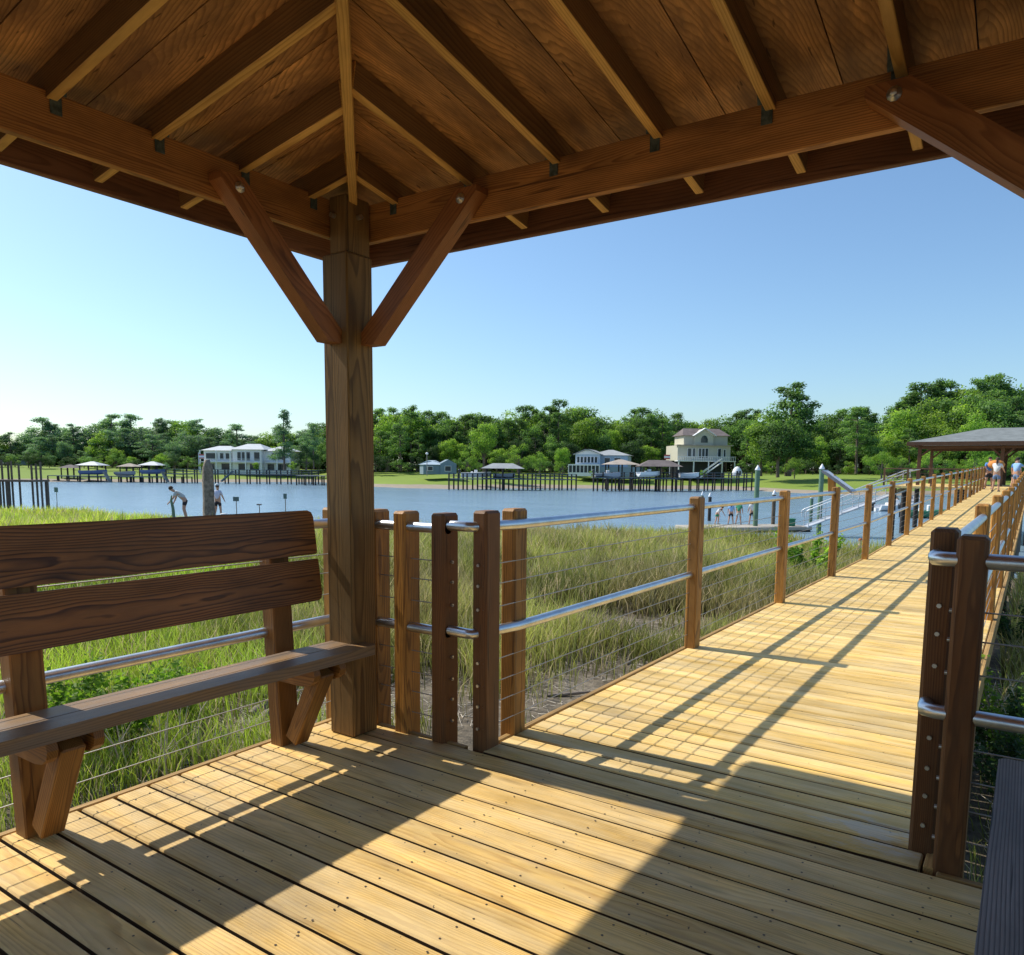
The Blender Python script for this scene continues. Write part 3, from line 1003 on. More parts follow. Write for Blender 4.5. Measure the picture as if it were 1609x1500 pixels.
mb = MB(); mb.add([(-900, -200, WATER), (900, -200, WATER), (900, 900, WATER), (-900, 900, WATER)], [(0, 1, 2, 3)])
wo = mb.build('water', M['water']); tag(wo, kind='structure')

farp = [(-420, 758), (-200, 758), (60, 757), (300, 757), (500, 757), (590, 765), (700, 768), (900, 767), (1060, 768), (1150, 769), (1250, 774), (1330, 778), (1400, 779), (1480, 776), (1600, 774), (1800, 772)]
far = [at_z(px, py, WATER) for px, py in farp]
far = [Vector((-420, -60, 0)), Vector((-300, 10, 0))] + far + [Vector((120, 190, 0)), Vector((420, 190, 0))]
offs = [-6, 0, 4, 9, 14, 20, 30, 45, 70, 110, 200, 500, 1500, 4000]
rise = [-3.4, -2.62, -2.25, -1.95, -1.6, -1.2, -.6, 0.0, .5, .9, 1.4, 2, 3, 4]
hz_fwd = Vector((fwd.x, fwd.y, 0)).normalized()
FX = []; FY = []; FZ = []; FR = []
# subdivide the line
ff = []
for a, b in zip(far[:-1], far[1:]):
    for t in np.linspace(0, 1, 7)[:-1]: ff.append(a.lerp(b, t))
ff.append(far[-1])
for o_, zz in zip(offs, rise):
    rx = []; ry = []; rz_ = []; rr = []
    for p in ff:
        d = Vector((p.x, p.y, 0)).normalized()
        q = Vector((p.x, p.y, 0)) + d * (o_ + (1.2 * math.sin(p.x * .21) + .8 * math.sin(p.x * .53 + 1)) * (1 if 0 <= o_ < 30 else 0))
        rx.append(q.x); ry.append(q.y); rz_.append(zz + (.25 * math.sin(q.x * .05) if o_ > 40 else 0)); rr.append(min(1, max(0, (o_) / 16)))
    FX.append(rx); FY.append(ry); FZ.append(rz_); FR.append(rr)
bank = grid_mesh('far_bank', np.array(FX), np.array(FY), np.array(FZ), M['bank'], {'rise': np.array(FR)})
tag(bank, kind='structure')

# ------------------------------------------------------------------ marsh grass
def blades(name, P, H, W, C, lean, seglean, mat, seed=1):
    """P n×3 bases; H heights; W widths; C n×3 colours"""
    r = np.random.default_rng(seed)
    n = len(P)
    a = r.uniform(0, 2 * np.pi, n)
    # face the blade roughly across the line of sight but with scatter
    side = np.stack([np.cos(a), np.sin(a), np.zeros(n)], 1)
    la = r.uniform(0, 2 * np.pi, n); lm = H * lean * r.uniform(.2, 1, n)
    L = np.stack([np.cos(la) * lm, np.sin(la) * lm, np.zeros(n)], 1)
    up = np.stack([np.zeros(n), np.zeros(n), H], 1)
    w = side * W[:, None]
    v = np.empty((n, 5, 3))
    v[:, 0] = P - w; v[:, 1] = P + w
    m_ = P + up * .55 + L * .3
    v[:, 2] = m_ + w * .8; v[:, 3] = m_ - w * .8
    v[:, 4] = P + up * (1 - .25 * (lm / H)[:, None]) + L
    b = (np.arange(n) * 5)[:, None]
    loops = np.concatenate([b + np.array([[0, 1, 2, 3]]), b + np.array([[3, 2, 4]])], 1)
    me = bpy.data.meshes.new(name)
    me.vertices.add(n * 5); me.vertices.foreach_set('co', v.astype(np.float32).ravel())
    me.loops.add(n * 7); me.loops.foreach_set('vertex_index', loops.astype(np.int32).ravel())
    me.polygons.add(n * 2)
    ls = np.stack([np.arange(n) * 7, np.arange(n) * 7 + 4], 1)
    me.polygons.foreach_set('loop_start', ls.astype(np.int32).ravel())
    me.update(calc_edges=True)
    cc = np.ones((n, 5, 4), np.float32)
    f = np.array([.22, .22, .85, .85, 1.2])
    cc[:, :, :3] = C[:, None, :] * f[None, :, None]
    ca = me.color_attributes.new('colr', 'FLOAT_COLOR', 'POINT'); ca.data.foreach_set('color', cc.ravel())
    me.materials.append(mat)
    o = bpy.data.objects.new(name, me); col.objects.link(o)
    return o


def marsh():
    r = np.random.default_rng(5)
    nt_ = 64000
    az_ = np.radians(r.uniform(-84, 24, nt_)); d = 2.4 + 58 * r.uniform(0, 1, nt_) ** 1.25
    x = np.sin(az_) * d; y = np.cos(az_) * d
    sd = np.interp(x, SX, SY) - y
    keep = (sd > .2) & (hummock(x, y) < .12)
    keep &= ~((x > WX0 - .12) & (x < WX1 + .1) & (y > 2.9))
    keep &= ~((x > -3.45) & (x < .75) & (y < 3.1))
    bare = fbm(x * 1.1, y * 1.1, 8)
    # bare muddy strip beside the boardwalk and drift line near the fence
    near = np.clip(1 - (d - 4.0) / 6.0, 0, 1)
    strip = np.exp(-((x + 3.3) / 1.5) ** 2) * np.exp(-((y - 4.8) / 3.6) ** 2) + .8 * np.exp(-((x + 2.4) / .9) ** 2) * (y < 13)
    for (qx, qy, rr_m) in ((860, 1120, 1.0), (950, 1060, .8), (1045, 985, 1.5), (920, 968, 1.2), (650, 1090, 1.0), (600, 1120, .8), (520, 1090, .7), (400, 1140, .5), (780, 1010, .6), (1120, 930, .9)):
        c_ = at_z(qx, qy, -.95)
        dd = np.hypot((x - c_.x) / rr_m, (y - c_.y) / (rr_m * 1.3)) + .28 * fbm(x * 4, y * 4, 77)
        keep &= (dd > .8) | (r.uniform(0, 1, nt_) < .15)
    lf = fbm(x * 2.6, y * 2.6, 91); keep &= ~((lf > .25) & (x < -3.4) & (y < 9) & (r.uniform(0, 1, nt_) < .75))
    keep &= (bare + 1.25 * strip + .35 * near * (x > -6)) < .95
    keep &= ~((x > -3.3) & (x < -2.3) & (y < 7.2) & (r.uniform(0, 1, nt_) < .55))
    x, y, d, sd, bare = x[keep], y[keep], d[keep], sd[keep], bare[keep]
    n = len(x)
    k = 8
    sp = .045 + .012 * d
    tx = np.repeat(x, k) + r.normal(0, 1, n * k) * np.repeat(sp, k)
    ty = np.repeat(y, k) + r.normal(0, 1, n * k) * np.repeat(sp, k)
    td = np.hypot(tx, ty); bs = np.interp(tx, SX, SY) - ty
    ok = (bs > 0) & ~((tx > WX0 - .03) & (tx < WX1 + .03) & (ty > 2.9)) & ~((tx > -3.33) & (tx < .7) & (ty < 3.05))
    tid = np.repeat(np.arange(n), k)[ok]
    tx, ty, td, bs = tx[ok], ty[ok], td[ok], bs[ok]
    tz = gz(tx, ty) - .02
    hb = np.clip(.20 + (td - 4) * .085, .18, .92)
    patch = fbm(tx * 1.7, ty * 1.7, 21)
    hb = hb * (1 + .30 * patch) * np.where(td < 14, .82, 1.0)
    Hh = hb * r.uniform(.55, 1.12, len(tx))
    Wd = np.maximum(.0028, .00058 * td) * r.uniform(.7, 1.4, len(tx))
    g1 = np.array([.30, .42, .04]); g2 = np.array([.52, .60, .07]); ol = np.array([.36, .29, .12]); st = np.array([.74, .60, .34]); dk = np.array([.11, .13, .035])
    u = np.clip(.5 + .5 * fbm(tx * .9, ty * .9, 33), 0, 1)[:, None]
    azr = np.degrees(np.arctan2(tx, ty))
    leftg = np.clip((-azr - 42) / 12, 0, 1)[:, None]
    shorey = np.clip(1 - (bs - 1.5) / 6, 0, 1)[:, None]
    base = g1 * (1 - u) + g2 * u
    mid = ol * (.35 + .25 * u) + g1 * .35 + g2 * .22 + st * .10 * (1 - u)
    Cc = base * leftg + mid * (1 - leftg)
    vs_ = np.clip(fbm(tx * 6, ty * 6, 71), -1, 1)[:, None]; Cc = Cc * (1 + .45 * vs_)
    Cc = Cc * (1 - shorey * .8) + (g2 * .9) * shorey * .8
    nearm = np.clip(1 - np.abs(td - 5.6) / 1.6, 0, 1)[:, None] * (1 - leftg)
    Cc = Cc * (1 - .6 * nearm) + g2 * .6 * nearm
    pr = np.clip(fbm(tx * 1.3, ty * 1.3, 44) * 1.6 - .1, 0, 1)[:, None]; br = np.clip(fbm(tx * 1.9, ty * 1.9, 55) * 1.5 - .2, 0, 1)[:, None]
    br = br * (1 - .75 * leftg); Cc = Cc * (1 - .6 * br) + np.array([.42, .30, .16]) * .6 * br; Cc = Cc * (1 + .35 * leftg)
    Cc = Cc * (1 - .4 * pr * (1 - leftg)) + dk * .4 * pr * (1 - leftg)
    rv = r.uniform(0, 1, (len(tx), 1))
    Cc = np.where(rv > .80, st * r.uniform(.6, 1.1, (len(tx), 1)), Cc) * r.uniform(.7, 1.25, (len(tx), 1))
    P = np.stack([tx, ty, tz], 1)
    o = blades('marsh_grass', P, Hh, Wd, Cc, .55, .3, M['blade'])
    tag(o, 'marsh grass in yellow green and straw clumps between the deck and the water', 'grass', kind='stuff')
    print('grass blades', len(tx))


marsh()


# ------------------------------------------------------------------ leafy shrubs and dead stems near the deck
def leaf_quads(C, S, Nn, rr, jitter=.6):
    """quads at C n×3, half size S, facing Nn with jitter"""
    n = len(C)
    nn = Nn + rr.normal(0, jitter, (n, 3)); nn /= np.linalg.norm(nn, axis=1)[:, None] + 1e-9
    a = rr.normal(0, 1, (n, 3)); u = np.cross(nn, a); u /= np.linalg.norm(u, axis=1)[:, None] + 1e-9
    v = np.cross(nn, u)
    u *= S[:, None]; v *= S[:, None] * rr.uniform(.5, .9, n)[:, None]
    return np.stack([C - u, C - v * .8, C + u, C + v * .8], 1)


def mesh_from_quads(name, Q, tint, mat, extra=None):
    n = len(Q)
    me = bpy.data.meshes.new(name)
    vs = Q.reshape(-1, 3)
    me.vertices.add(n * 4); me.vertices.foreach_set('co', vs.astype(np.float32).ravel())
    me.loops.add(n * 4); me.loops.foreach_set('vertex_index', np.arange(n * 4, dtype=np.int32))
    me.polygons.add(n); me.polygons.foreach_set('loop_start', np.arange(0, n * 4, 4, dtype=np.int32))
    me.update(calc_edges=True)
    a = me.attributes.new('tint', 'FLOAT', 'POINT'); a.data.foreach_set('value', np.repeat(tint, 4).astype(np.float32))
    me.materials.append(mat)
    return me


def shrub(x, y, h, rad, nl, mat, label, seed, leaf=.02, name='leafy_shrub'):
    rr = np.random.default_rng(seed)
    z = float(gz(np.array([x]), np.array([y]))[0])
    root = empty(name, (x, y, z), 0, label, 'shrub')
    mb = MB(); tips = []
    for k in range(11):
        a = rr.uniform(0, 6.28); q = rad * rr.uniform(.3, 1)
        p1 = Vector((math.cos(a) * q * .45, math.sin(a) * q * .45, h * .5)); p2 = Vector((math.cos(a) * q, math.sin(a) * q, h * rr.uniform(.7, 1.05)))
        mb.tube([(0, 0, -.05), p1, p2], [.006, .004, .002], 5); tips.append((p1, p2))
    o = mb.build('stem', M['bark'], root)
    idx = rr.integers(0, len(tips), nl); t = rr.uniform(-.3, 1.05, nl)
    C = np.array([list(tips[i][0].lerp(tips[i][1], float(tt)) if tt > 0 else tips[i][0] * (1 + float(tt))) for i, tt in zip(idx, t)])
    C += rr.normal(0, .035 * max(1, rad * 2), (nl, 3))
    Q = leaf_quads(C, rr.uniform(.6, 1.3, nl) * leaf, np.tile([0, 0, 1.0], (nl, 1)), rr, .7)
    me = mesh_from_quads('foliage', Q, rr.uniform(0, 1, nl), mat)
    o = bpy.data.objects.new('foliage', me); col.objects.link(o); o.parent = root
    return root


p = at_z(110, 1215, -.95); shrub(p.x, p.y, .80, .45, 1900, M['lime'], 'bright green weed with small leaves beside the left bench leg', 1, .026)
p = at_z(200, 1200, -.95); shrub(p.x, p.y, .75, .45, 1700, M['lime'], 'bright green weed below the middle of the left bench', 2, .026)
p = at_z(285, 1150, -.95); shrub(p.x, p.y, .6, .4, 1200, M['lime'], 'low leafy weed at the deck edge behind the bench brace', 3, .022)
p = at_z(1604, 1092, -.20); shrub(p.x, p.y, .95, .40, 1300, M['lime'], 'light green shrub behind the right hand rail', 4, .022)
p = at_z(1590, 1300, -.95); shrub(p.x, p.y, .8, .5, 2600, M['leafdark'], 'dark shrub in the shade right of the dark gate posts', 5, .02)
p = at_z(1560, 1210, -.95); shrub(p.x, p.y, .7, .5, 2600, M['leafdark'], 'dark leafy shrub between the boardwalk and the lower right rail', 6, .02)
p = at_z(1596, 1010, -.95); shrub(p.x, p.y, .9, .6, 2600, M['leafdark'], 'dark shrub growing up to the upper right rail', 8, .026)
p = at_z(1290, 935, -1.4)
p = at(1276, 860, 17.5); shrub(p.x, p.y, 1.55, .75, 1900, M['leaf'], 'tall green marsh bush in front of the gangway foot', 7, .055)

# dead stems
def stems(x, y, n, h, label, seed):
    rr = random.Random(seed)
    z = float(gz(np.array([x]), np.array([y]))[0])
    mb = MB()
    for k in range(n):
        a = rr.uniform(0, 6.28); q = rr.uniform(0, .35); bx, by = rr.uniform(-.5, .5), rr.uniform(-.4, .4)
        hh = h * rr.uniform(.5, 1.1)
        p0 = Vector((x + bx, y + by, z - .03)); p2 = p0 + Vector((math.cos(a) * q, math.sin(a) * q, hh)); p1 = p0.lerp(p2, .5) + Vector((rr.uniform(-.05, .05), rr.uniform(-.05, .05), .03))
        mb.tube([p0, p1, p2], [.0065, .005, .002], 5)
        if rr.random() < .6:
            e = p1 + Vector((rr.uniform(-.2, .2), rr.uniform(-.2, .2), hh * .35)); mb.tube([p1, e], [.0025, .001], 4)
    tag(mb.build('dead_stems', M['deadstem']), label, 'dead plant')


M['deadstem'] = plain('dead_stem', (.60, .53, .43), .9, var=.2, scale=8)
p = at_z(240, 1190, -.9); stems(p.x, p.y, 34, .6, 'pale dead twigs standing among weeds below the left bench', 1)
p = at_z(60, 1200, -.9); stems(p.x, p.y, 26, .55, 'pale dead twigs between the near bench leg and the frame edge', 2)
p = at_z(1580, 1180, -.9); stems(p.x, p.y, 20, .7, 'dead twigs behind the lower right rail', 3)


# driftwood and wrack
def log_(pts, r, label, seed):
    rr = random.Random(seed)
    mb = MB()
    P_ = [Vector((x_, y_, float(gz(np.array([x_]), np.array([y_]))[0]) + r * .7 + dz)) for x_, y_, dz in pts]
    Q_ = []
    R_ = []
    for a, b in zip(P_[:-1], P_[1:]):
        for t in (0, .33, .66):
            Q_.append(a.lerp(b, t) + Vector((rr.uniform(-1, 1), rr.uniform(-1, 1), rr.uniform(-.5, .5))) * r * .5); R_.append(r * rr.uniform(.7, 1.15))
    Q_.append(P_[-1]); R_.append(r * .4)
    mb.tube(Q_, R_, 9)
    tag(mb.build('driftwood_log', M['bark_grey']), label, 'driftwood')


def gp(px, py, z=-.95):
    q = at_z(px, py, z); return q.x, q.y


for (a, b, r, lab) in (((392, 1160), (430, 1125), .05, 'grey driftwood lump beside the far bench leg'), ((395, 1130), (428, 1110), .04, 'dark broken driftwood behind the bench brace'),
                       ((600, 1060), (700, 1040), .035, 'thin dark driftwood branch seen between the fence posts'), ((590, 1075), (640, 1062), .03, 'short driftwood stick low behind the main post'),
                       ((860, 1100), (930, 1095), .02, 'thin dark stick on the mud beside the boardwalk edge'), ((985, 1045), (1060, 1000), .022, 'pale stick on the bare mud near the first boardwalk post'),
                       ((330, 1090), (420, 1105), .04, 'pale bleached log lying in the grass under the bench seat'), ((130, 1005), (240, 1012), .05, 'bleached driftwood log seen under the bench backrest')):
    z_ = -.95
    pa = gp(*a); pb = gp(*b)
    log_([(pa[0], pa[1], 0), (pb[0], pb[1], .03)], r, lab, hash(a) % 1000)

rr_ = random.Random(5)
mb = MB()
for k in range(6500):
    if rr_.random() < .35: q = at_z(rr_.uniform(60, 520), rr_.uniform(985, 1250), -.95)
    elif rr_.random() < .5: q = at_z(rr_.uniform(380, 640), rr_.uniform(1000, 1170), -.95)
    elif rr_.random() < .5: q = at_z(rr_.uniform(640, 1080), rr_.uniform(960, 1150), -.95)
    else: q = at_z(rr_.uniform(1560, 1750), rr_.uniform(950, 1350), -.95)
    if (WX0 - .05 < q.x < WX1 and q.y > 2.9) or (-3.3 < q.x < .6 and q.y < 3.05): continue
    z_ = float(gz(np.array([q.x]), np.array([q.y]))[0]) + .01
    a = rr_.uniform(0, 6.28); l = rr_.uniform(.03, .16)
    d = Vector((math.cos(a) * l, math.sin(a) * l, rr_.uniform(-.01, .04)))
    mb.tube([Vector((q.x, q.y, z_)), Vector((q.x, q.y, z_ + .01)) + d], [rr_.uniform(.002, .006), .0015], 4, cap=False)
tag(mb.build('wrack_debris', M['deadstem']), 'strewn reed stalks and twigs on the bare mud around the deck', 'debris', kind='stuff')


# ------------------------------------------------------------------ trees
def ell_shell(rr, n, c, r3, lo=.72):
    v = rr.normal(0, 1, (n, 3)); v /= np.linalg.norm(v, axis=1)[:, None]
    rad = rr.uniform(lo, 1.05, n)[:, None]
    return c + v * rad * r3, v


def pine_proto(seed, slim=1.0, low=.42, cl=22, tall=False):
    rr = np.random.default_rng(seed)
    Q = []; T = []
    mb = MB()
    bend = rr.uniform(-.02, .02, 2)
    tp = [Vector((bend[0] * t * 2, bend[1] * t * 2, t)) for t in (0, .3, .6, .85, .97)]
    mb.tube(tp, [.016, .0135, .010, .006, .002], 7)
    hs = np.linspace(low, .97, cl) + rr.normal(0, .015, cl)
    for i, h in enumerate(hs):
        f = (h - low) / (1 - low)
        prof = (.22 * math.sin(math.pi * min(1, .25 + .75 * f)) ** .8 + .02) if not tall else (.15 * (1 - f) + .03)
        a = rr.uniform(0, 6.28); q = prof * slim * rr.uniform(.25, 1.0)
        c = np.array([math.cos(a) * q + bend[0] * 2 * h, math.sin(a) * q + bend[1] * 2 * h, h])
        s = rr.uniform(.045, .095) * (1.15 - .35 * f)
        n = int(150 * (s / .065) ** 2)
        C, nv = ell_shell(rr, n, c, np.array([s * rr.uniform(.8, 1.4), s * rr.uniform(.8, 1.3), s * rr.uniform(.55, .9)]), .3)
        Q.append(leaf_quads(C, rr.uniform(.6, 1.4, n) * .0108, nv + np.array([0, 0, .5]), rr, .55))
        T.append(np.clip(rr.normal(.45 + .35 * nv[:, 2], .2, n) + rr.uniform(-.15, .15), 0, 1))  # upward leaves lighter: sunlit clump tops put into the tint
        st = Vector((bend[0] * 2 * h, bend[1] * 2 * h, h - .045))
        if f < .95: mb.tube([st, Vector(c) * .6 + st * .4, Vector(c)], [.004, .003, .0012], 4, cap=False)
    return mb, np.concatenate(Q), np.concatenate(T)


def broad_proto(seed, cl=26, wide=.34, low=.14):
    rr = np.random.default_rng(seed)
    Q = []; T = []; mb = MB()
    mb.tube([(0, 0, 0), (.01, 0, .2), (0, .01, .45)], [.03, .024, .012], 7)
    for i in range(cl):
        v = rr.normal(0, 1, 3); v /= np.linalg.norm(v)
        c = np.array([0, 0, (1 + low) / 2]) + v * np.array([wide, wide, (1 - low) / 2]) * rr.uniform(.35, .82)
        s = rr.uniform(.10, .18)
        n = int(150 * (s / .12) ** 2)
        C, nv = ell_shell(rr, n, c, np.array([s, s, s * .75]), .5)
        Q.append(leaf_quads(C, rr.uniform(.6, 1.3, n) * .0165, nv + np.array([0, 0, .3]), rr, .5))
        T.append(np.clip(rr.normal(.4 + .35 * nv[:, 2], .2, n) + rr.uniform(-.2, .2), 0, 1))  # tint paints the clump tops as sunlit, undersides darker
        mb.tube([(0, 0, .25), Vector(c)], [.009, .002], 4, cap=False)
    return mb, np.concatenate(Q), np.concatenate(T)


protos = {}


def proto(kind, i):
    key = (kind, i)
    if key not in protos:
        if kind == 'pine': mb, Q, T = pine_proto(100 + i, 1.0, [.34, .42, .28, .38, .22][i % 5], [34, 30, 38, 32, 42][i % 5])
        elif kind == 'tall': mb, Q, T = pine_proto(200 + i, .9, .22, 30, True)
        elif kind == 'broad': mb, Q, T = broad_proto(300 + i, 26 + 3 * i)
        else: mb, Q, T = broad_proto(400 + i, 18, .62, .0)
        tr = mb.build('trunk', M['bark']); cm = {}
        tm = tr.data; bpy.data.objects.remove(tr)
        protos[key] = (tm, Q, T, cm)
    return protos[key]


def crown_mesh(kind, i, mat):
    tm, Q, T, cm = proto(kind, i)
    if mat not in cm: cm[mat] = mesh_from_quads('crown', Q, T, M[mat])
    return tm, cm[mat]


TN = {'pine': 'pine_tree', 'tall': 'pine_tree', 'broad': 'broadleaf_tree', 'bush': 'waterside_bush'}


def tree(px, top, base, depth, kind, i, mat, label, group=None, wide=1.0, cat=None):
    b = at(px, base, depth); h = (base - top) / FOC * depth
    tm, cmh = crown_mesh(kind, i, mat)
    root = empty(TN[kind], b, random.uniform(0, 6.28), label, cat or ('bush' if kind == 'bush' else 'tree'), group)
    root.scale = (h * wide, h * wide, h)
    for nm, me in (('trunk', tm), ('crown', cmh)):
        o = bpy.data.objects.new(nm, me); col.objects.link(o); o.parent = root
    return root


sky_pts = [(-160, 690), (-60, 690), (0, 688), (38, 688), (52, 668), (75, 662), (100, 676), (118, 672), (130, 686), (150, 676), (156, 660), (185, 655), (215, 654), (240, 668), (262, 658), (300, 656), (325, 668), (352, 676), (380, 674), (415, 680), (470, 676), (500, 668), (545, 650), (590, 634), (640, 630), (700, 642), (760, 642), (810, 640), (860, 628), (900, 630), (930, 642), (970, 650), (1000, 642), (1030, 634), (1060, 650), (1120, 652), (1160, 642), (1195, 648), (1240, 650), (1275, 655), (1292, 650), (1310, 642), (1350, 638), (1372, 662), (1390, 672), (1398, 634), (1420, 612), (1455, 602), (1490, 600), (1520, 594), (1560, 590), (1595, 596), (1640, 605), (1720, 600), (1800, 610)]
SPX = np.array([p[0] for p in sky_pts], float); SPY = np.array([p[1] for p in sky_pts], float)


def zone(x):
    if x < 130: return 'beyond the river at the far left'
    if x < 330: return 'behind the roofed boat lifts on the left'
    if x < 520: return 'around the long white house'
    if x < 720: return 'above the low blue house'
    if x < 905: return 'behind the middle boathouse across the river'
    if x < 1060: return 'behind the pale blue two storey house'
    if x < 1180: return 'behind the tall cream house'
    if x < 1385: return 'on the bank right of the cream house'
    return 'behind the far pavilion at the right edge'


def base_y(x, depth):
    # ground line of the bank at that distance
    q = at(x, 740, depth); return 740 + (q.z - .3) * FOC / depth * .99


rt = random.Random(42)
kc = 0
for row in range(4):
    x = -150 + row * 7
    while x < 1790:
        sky_y = float(np.interp(x, SPX, SPY))
        leftm = x < 510
        sh = 170 if leftm else (150 if x < 1050 else 178)
        if x > 1385: sh = 150
        depth = sh + [58, 46, 36, 66][row] + rt.uniform(-4, 4)
        if 1050 < x < 1165 and row == 2: x += 20; continue
        if (315 < x < 455 or 896 < x < 990) and row == 2: x += 20; continue
        by = base_y(x, depth)
        if row == 0: top = sky_y + rt.uniform(-4, 9) - (5 if leftm else 0); kind = 'pine' if rt.random() < .6 else 'broad'; step = rt.uniform(13, 22)
        elif row == 3: top = sky_y + rt.uniform(8, 22); kind = 'broad'; step = rt.uniform(14, 20)
        elif row == 1: top = sky_y + rt.uniform(6, 30); kind = 'pine' if rt.random() < .6 else 'broad'; step = rt.uniform(15, 26)
        else: top = sky_y + rt.uniform(28, 62); kind = 'broad' if rt.random() < .7 else 'pine'; step = rt.uniform(20, 34)
        if x > 1385 and row: kind = 'broad' if rt.random() < .75 else 'pine'
        if top > by - 14: top = by - 18
        hpx = by - top
        mat = ('pinehaze' if leftm else 'pine') if kind == 'pine' else ('leaf' if rt.random() < (.45 if row < 2 else .4) else ('pinehaze' if leftm else 'pine'))
        if row == 2 and rt.random() < .22: mat = 'leafdark'
        if row == 3: mat = 'pinehaze' if leftm else 'leafdark'
        gl = {'pine': 'tall pine in the woods ', 'broad': 'broadleaf tree in the woods '}[kind] + zone(x)
        wd = (1.1 if kind == 'pine' else rt.uniform(.75, 1.05)) * rt.uniform(.9, 1.2) * (1.25 if leftm else 1)
        if kind == 'pine' and hpx < 60: wd *= 1.25
        tree(x, top, by, depth, kind, rt.randrange(5 if kind == 'pine' else 4), mat, gl, gl.split(' in the')[0] + 's in the woods ' + zone(x), wd)
        x += step
# undergrowth at the foot of the woods
x = -140
while x < 1790:
    leftm = x < 510
    sh = 170 if leftm else (150 if x < 1050 else 178)
    if x > 1385: sh = 150
    if 300 < x < 460 or 890 < x < 1000 or 1045 < x < 1165: x += 12; continue
    depth = sh + 27 + rt.uniform(-3, 3)
    by = base_y(x, depth) + 1
    tree(x, by - rt.uniform(14, 30), by, depth, 'bush', rt.randrange(3), rt.choice(['leafdark', 'leaf', 'pine', 'leafdark']), 'dark undergrowth bush ' + zone(x), 'undergrowth bushes ' + zone(x), 1.1)
    x += rt.uniform(12, 22)

# unbroken far wood closing the gaps low between the trunks
rw = np.random.default_rng(9); Cs = []; Ts = []
for x in np.arange(-260, 1900, 5.0):
    leftm = x < 510
    sh = 170 if leftm else (150 if x < 1050 else 178)
    if x > 1385: sh = 150
    depth = sh + 72 + rw.uniform(0, 10)
    hh = float(np.interp(x, SPX, SPY)); by = base_y(x, depth)
    for j in range(7):
        yy = by - (by - hh) * rw.uniform(0, .62)
        q = at(x + rw.uniform(-3, 3), yy, depth + rw.uniform(-2, 2)); n = 60
        C, nv = ell_shell(rw, n, np.array(q), np.array([1.9, 1.9, 1.5]), .4)
        Cs.append(leaf_quads(C, rw.uniform(.3, .6, n), nv, rw, .6)); Ts.append(np.clip(rw.normal(.25 + .2 * nv[:, 2], .15, n), 0, 1))  # leaf tint carries painted top light here too
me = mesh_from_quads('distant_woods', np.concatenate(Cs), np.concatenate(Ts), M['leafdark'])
o = bpy.data.objects.new('distant_woods', me); col.objects.link(o)
tag(o, 'dark unbroken wood seen low between the tree trunks across the river', 'woods', kind='stuff')

# individual trees
tree(447, 645, 738, 172, 'tall', 0, 'pinehaze', 'tall slender dark pine standing in front of the white house', None, 1.25)
tree(493, 664, 736, 176, 'pine', 1, 'pinehaze', 'sparse pine just left of the main post', None, 1.0)
tree(482, 696, 740, 168, 'bush', 0, 'leafdark', 'large round dark tree right of the long white house', None, .85, 'tree')
tree(1236, 603, 748, 168, 'pine', 4, 'pine', 'highest broad topped pine rising right of the cream house', None, 1.5)
tree(1240, 622, 748, 165, 'broad', 3, 'pine', 'large rounded dark crowned tree filling out the foot of the highest pine', None, .95)
tree(1195, 645, 748, 166, 'broad', 1, 'leaf', 'broad spreading oak beside the cream house', None, 1.0)
tree(1222, 650, 750, 160, 'broad', 2, 'pine', 'broad dark tree under the highest pine', None, 1.0)
tree(1345, 638, 744, 172, 'pine', 2, 'pine', 'pine above the dark thicket behind the gangway', None, 1.3)
tree(760, 660, 742, 160, 'broad', 0, 'leaf', 'bright green tree in front of the pines over the middle boathouse', None, .8)
tree(735, 700, 746, 150, 'bush', 1, 'leaf', 'round bright bush left of the middle boathouse', None, .75)
tree(815, 690, 745, 152, 'bush', 2, 'leaf', 'wide bright green bush behind the middle boathouse', None, .9)
tree(848, 702, 745, 150, 'bush', 0, 'leaf', 'bright bush at the right of the middle boathouse roof', None, .9)
tree(884, 700, 744, 152, 'broad', 3, 'lime', 'palm like pale tree left of the pale blue house', None, .9)
tree(880, 722, 746, 146, 'bush', 1, 'lime', 'yellow green hedge bush left of the pale blue house', None, .9)
tree(1105, 736, 750, 152, 'bush', 2, 'lime', 'small lime bush in front of the cream house', None, 1.0)
tree(1248, 712, 752, 150, 'bush', 0, 'leaf', 'leafy rounded bush on the lawn behind the green piling', None, .85)
tree(930, 738, 749, 144, 'bush', 1, 'leaf', 'small shrub on the bank before the pale blue house', None, 1.1)
tree(460, 722, 740, 165, 'bush', 2, 'leaf', 'small bush before the porch of the white house', None, .9)
tree(402, 724, 741, 165, 'broad', 2, 'leaf', 'small palm like tree before the white house', None, .9)
tree(322, 722, 741, 164, 'bush', 0, 'lime', 'round light bush at the left end of the white house', None, .9)
tree(262, 725, 742, 163, 'bush', 1, 'pinehaze', 'small tree right of the third roofed boat lift', None, .8)
for i, (x_, t_) in enumerate(((1385, 700), (1410, 712), (1432, 722), (1465, 700), (1500, 718), (1530, 715), (1560, 706), (1590, 700), (1625, 712))):
    tree(x_, t_, 752, 128 - i, 'bush', i % 3, ['lime', 'leaf'][i % 2], 'bright sunlit bush on the bank under the far pavilion', 'bright bushes under the far pavilion', 1.0)
tree(1530, 640, 748, 130, 'broad', 1, 'lime', 'bright green tree rising behind the far pavilion roof', None, .9)

# ------------------------------------------------------------------ far buildings
FACE = math.atan2(RT.y, RT.x)


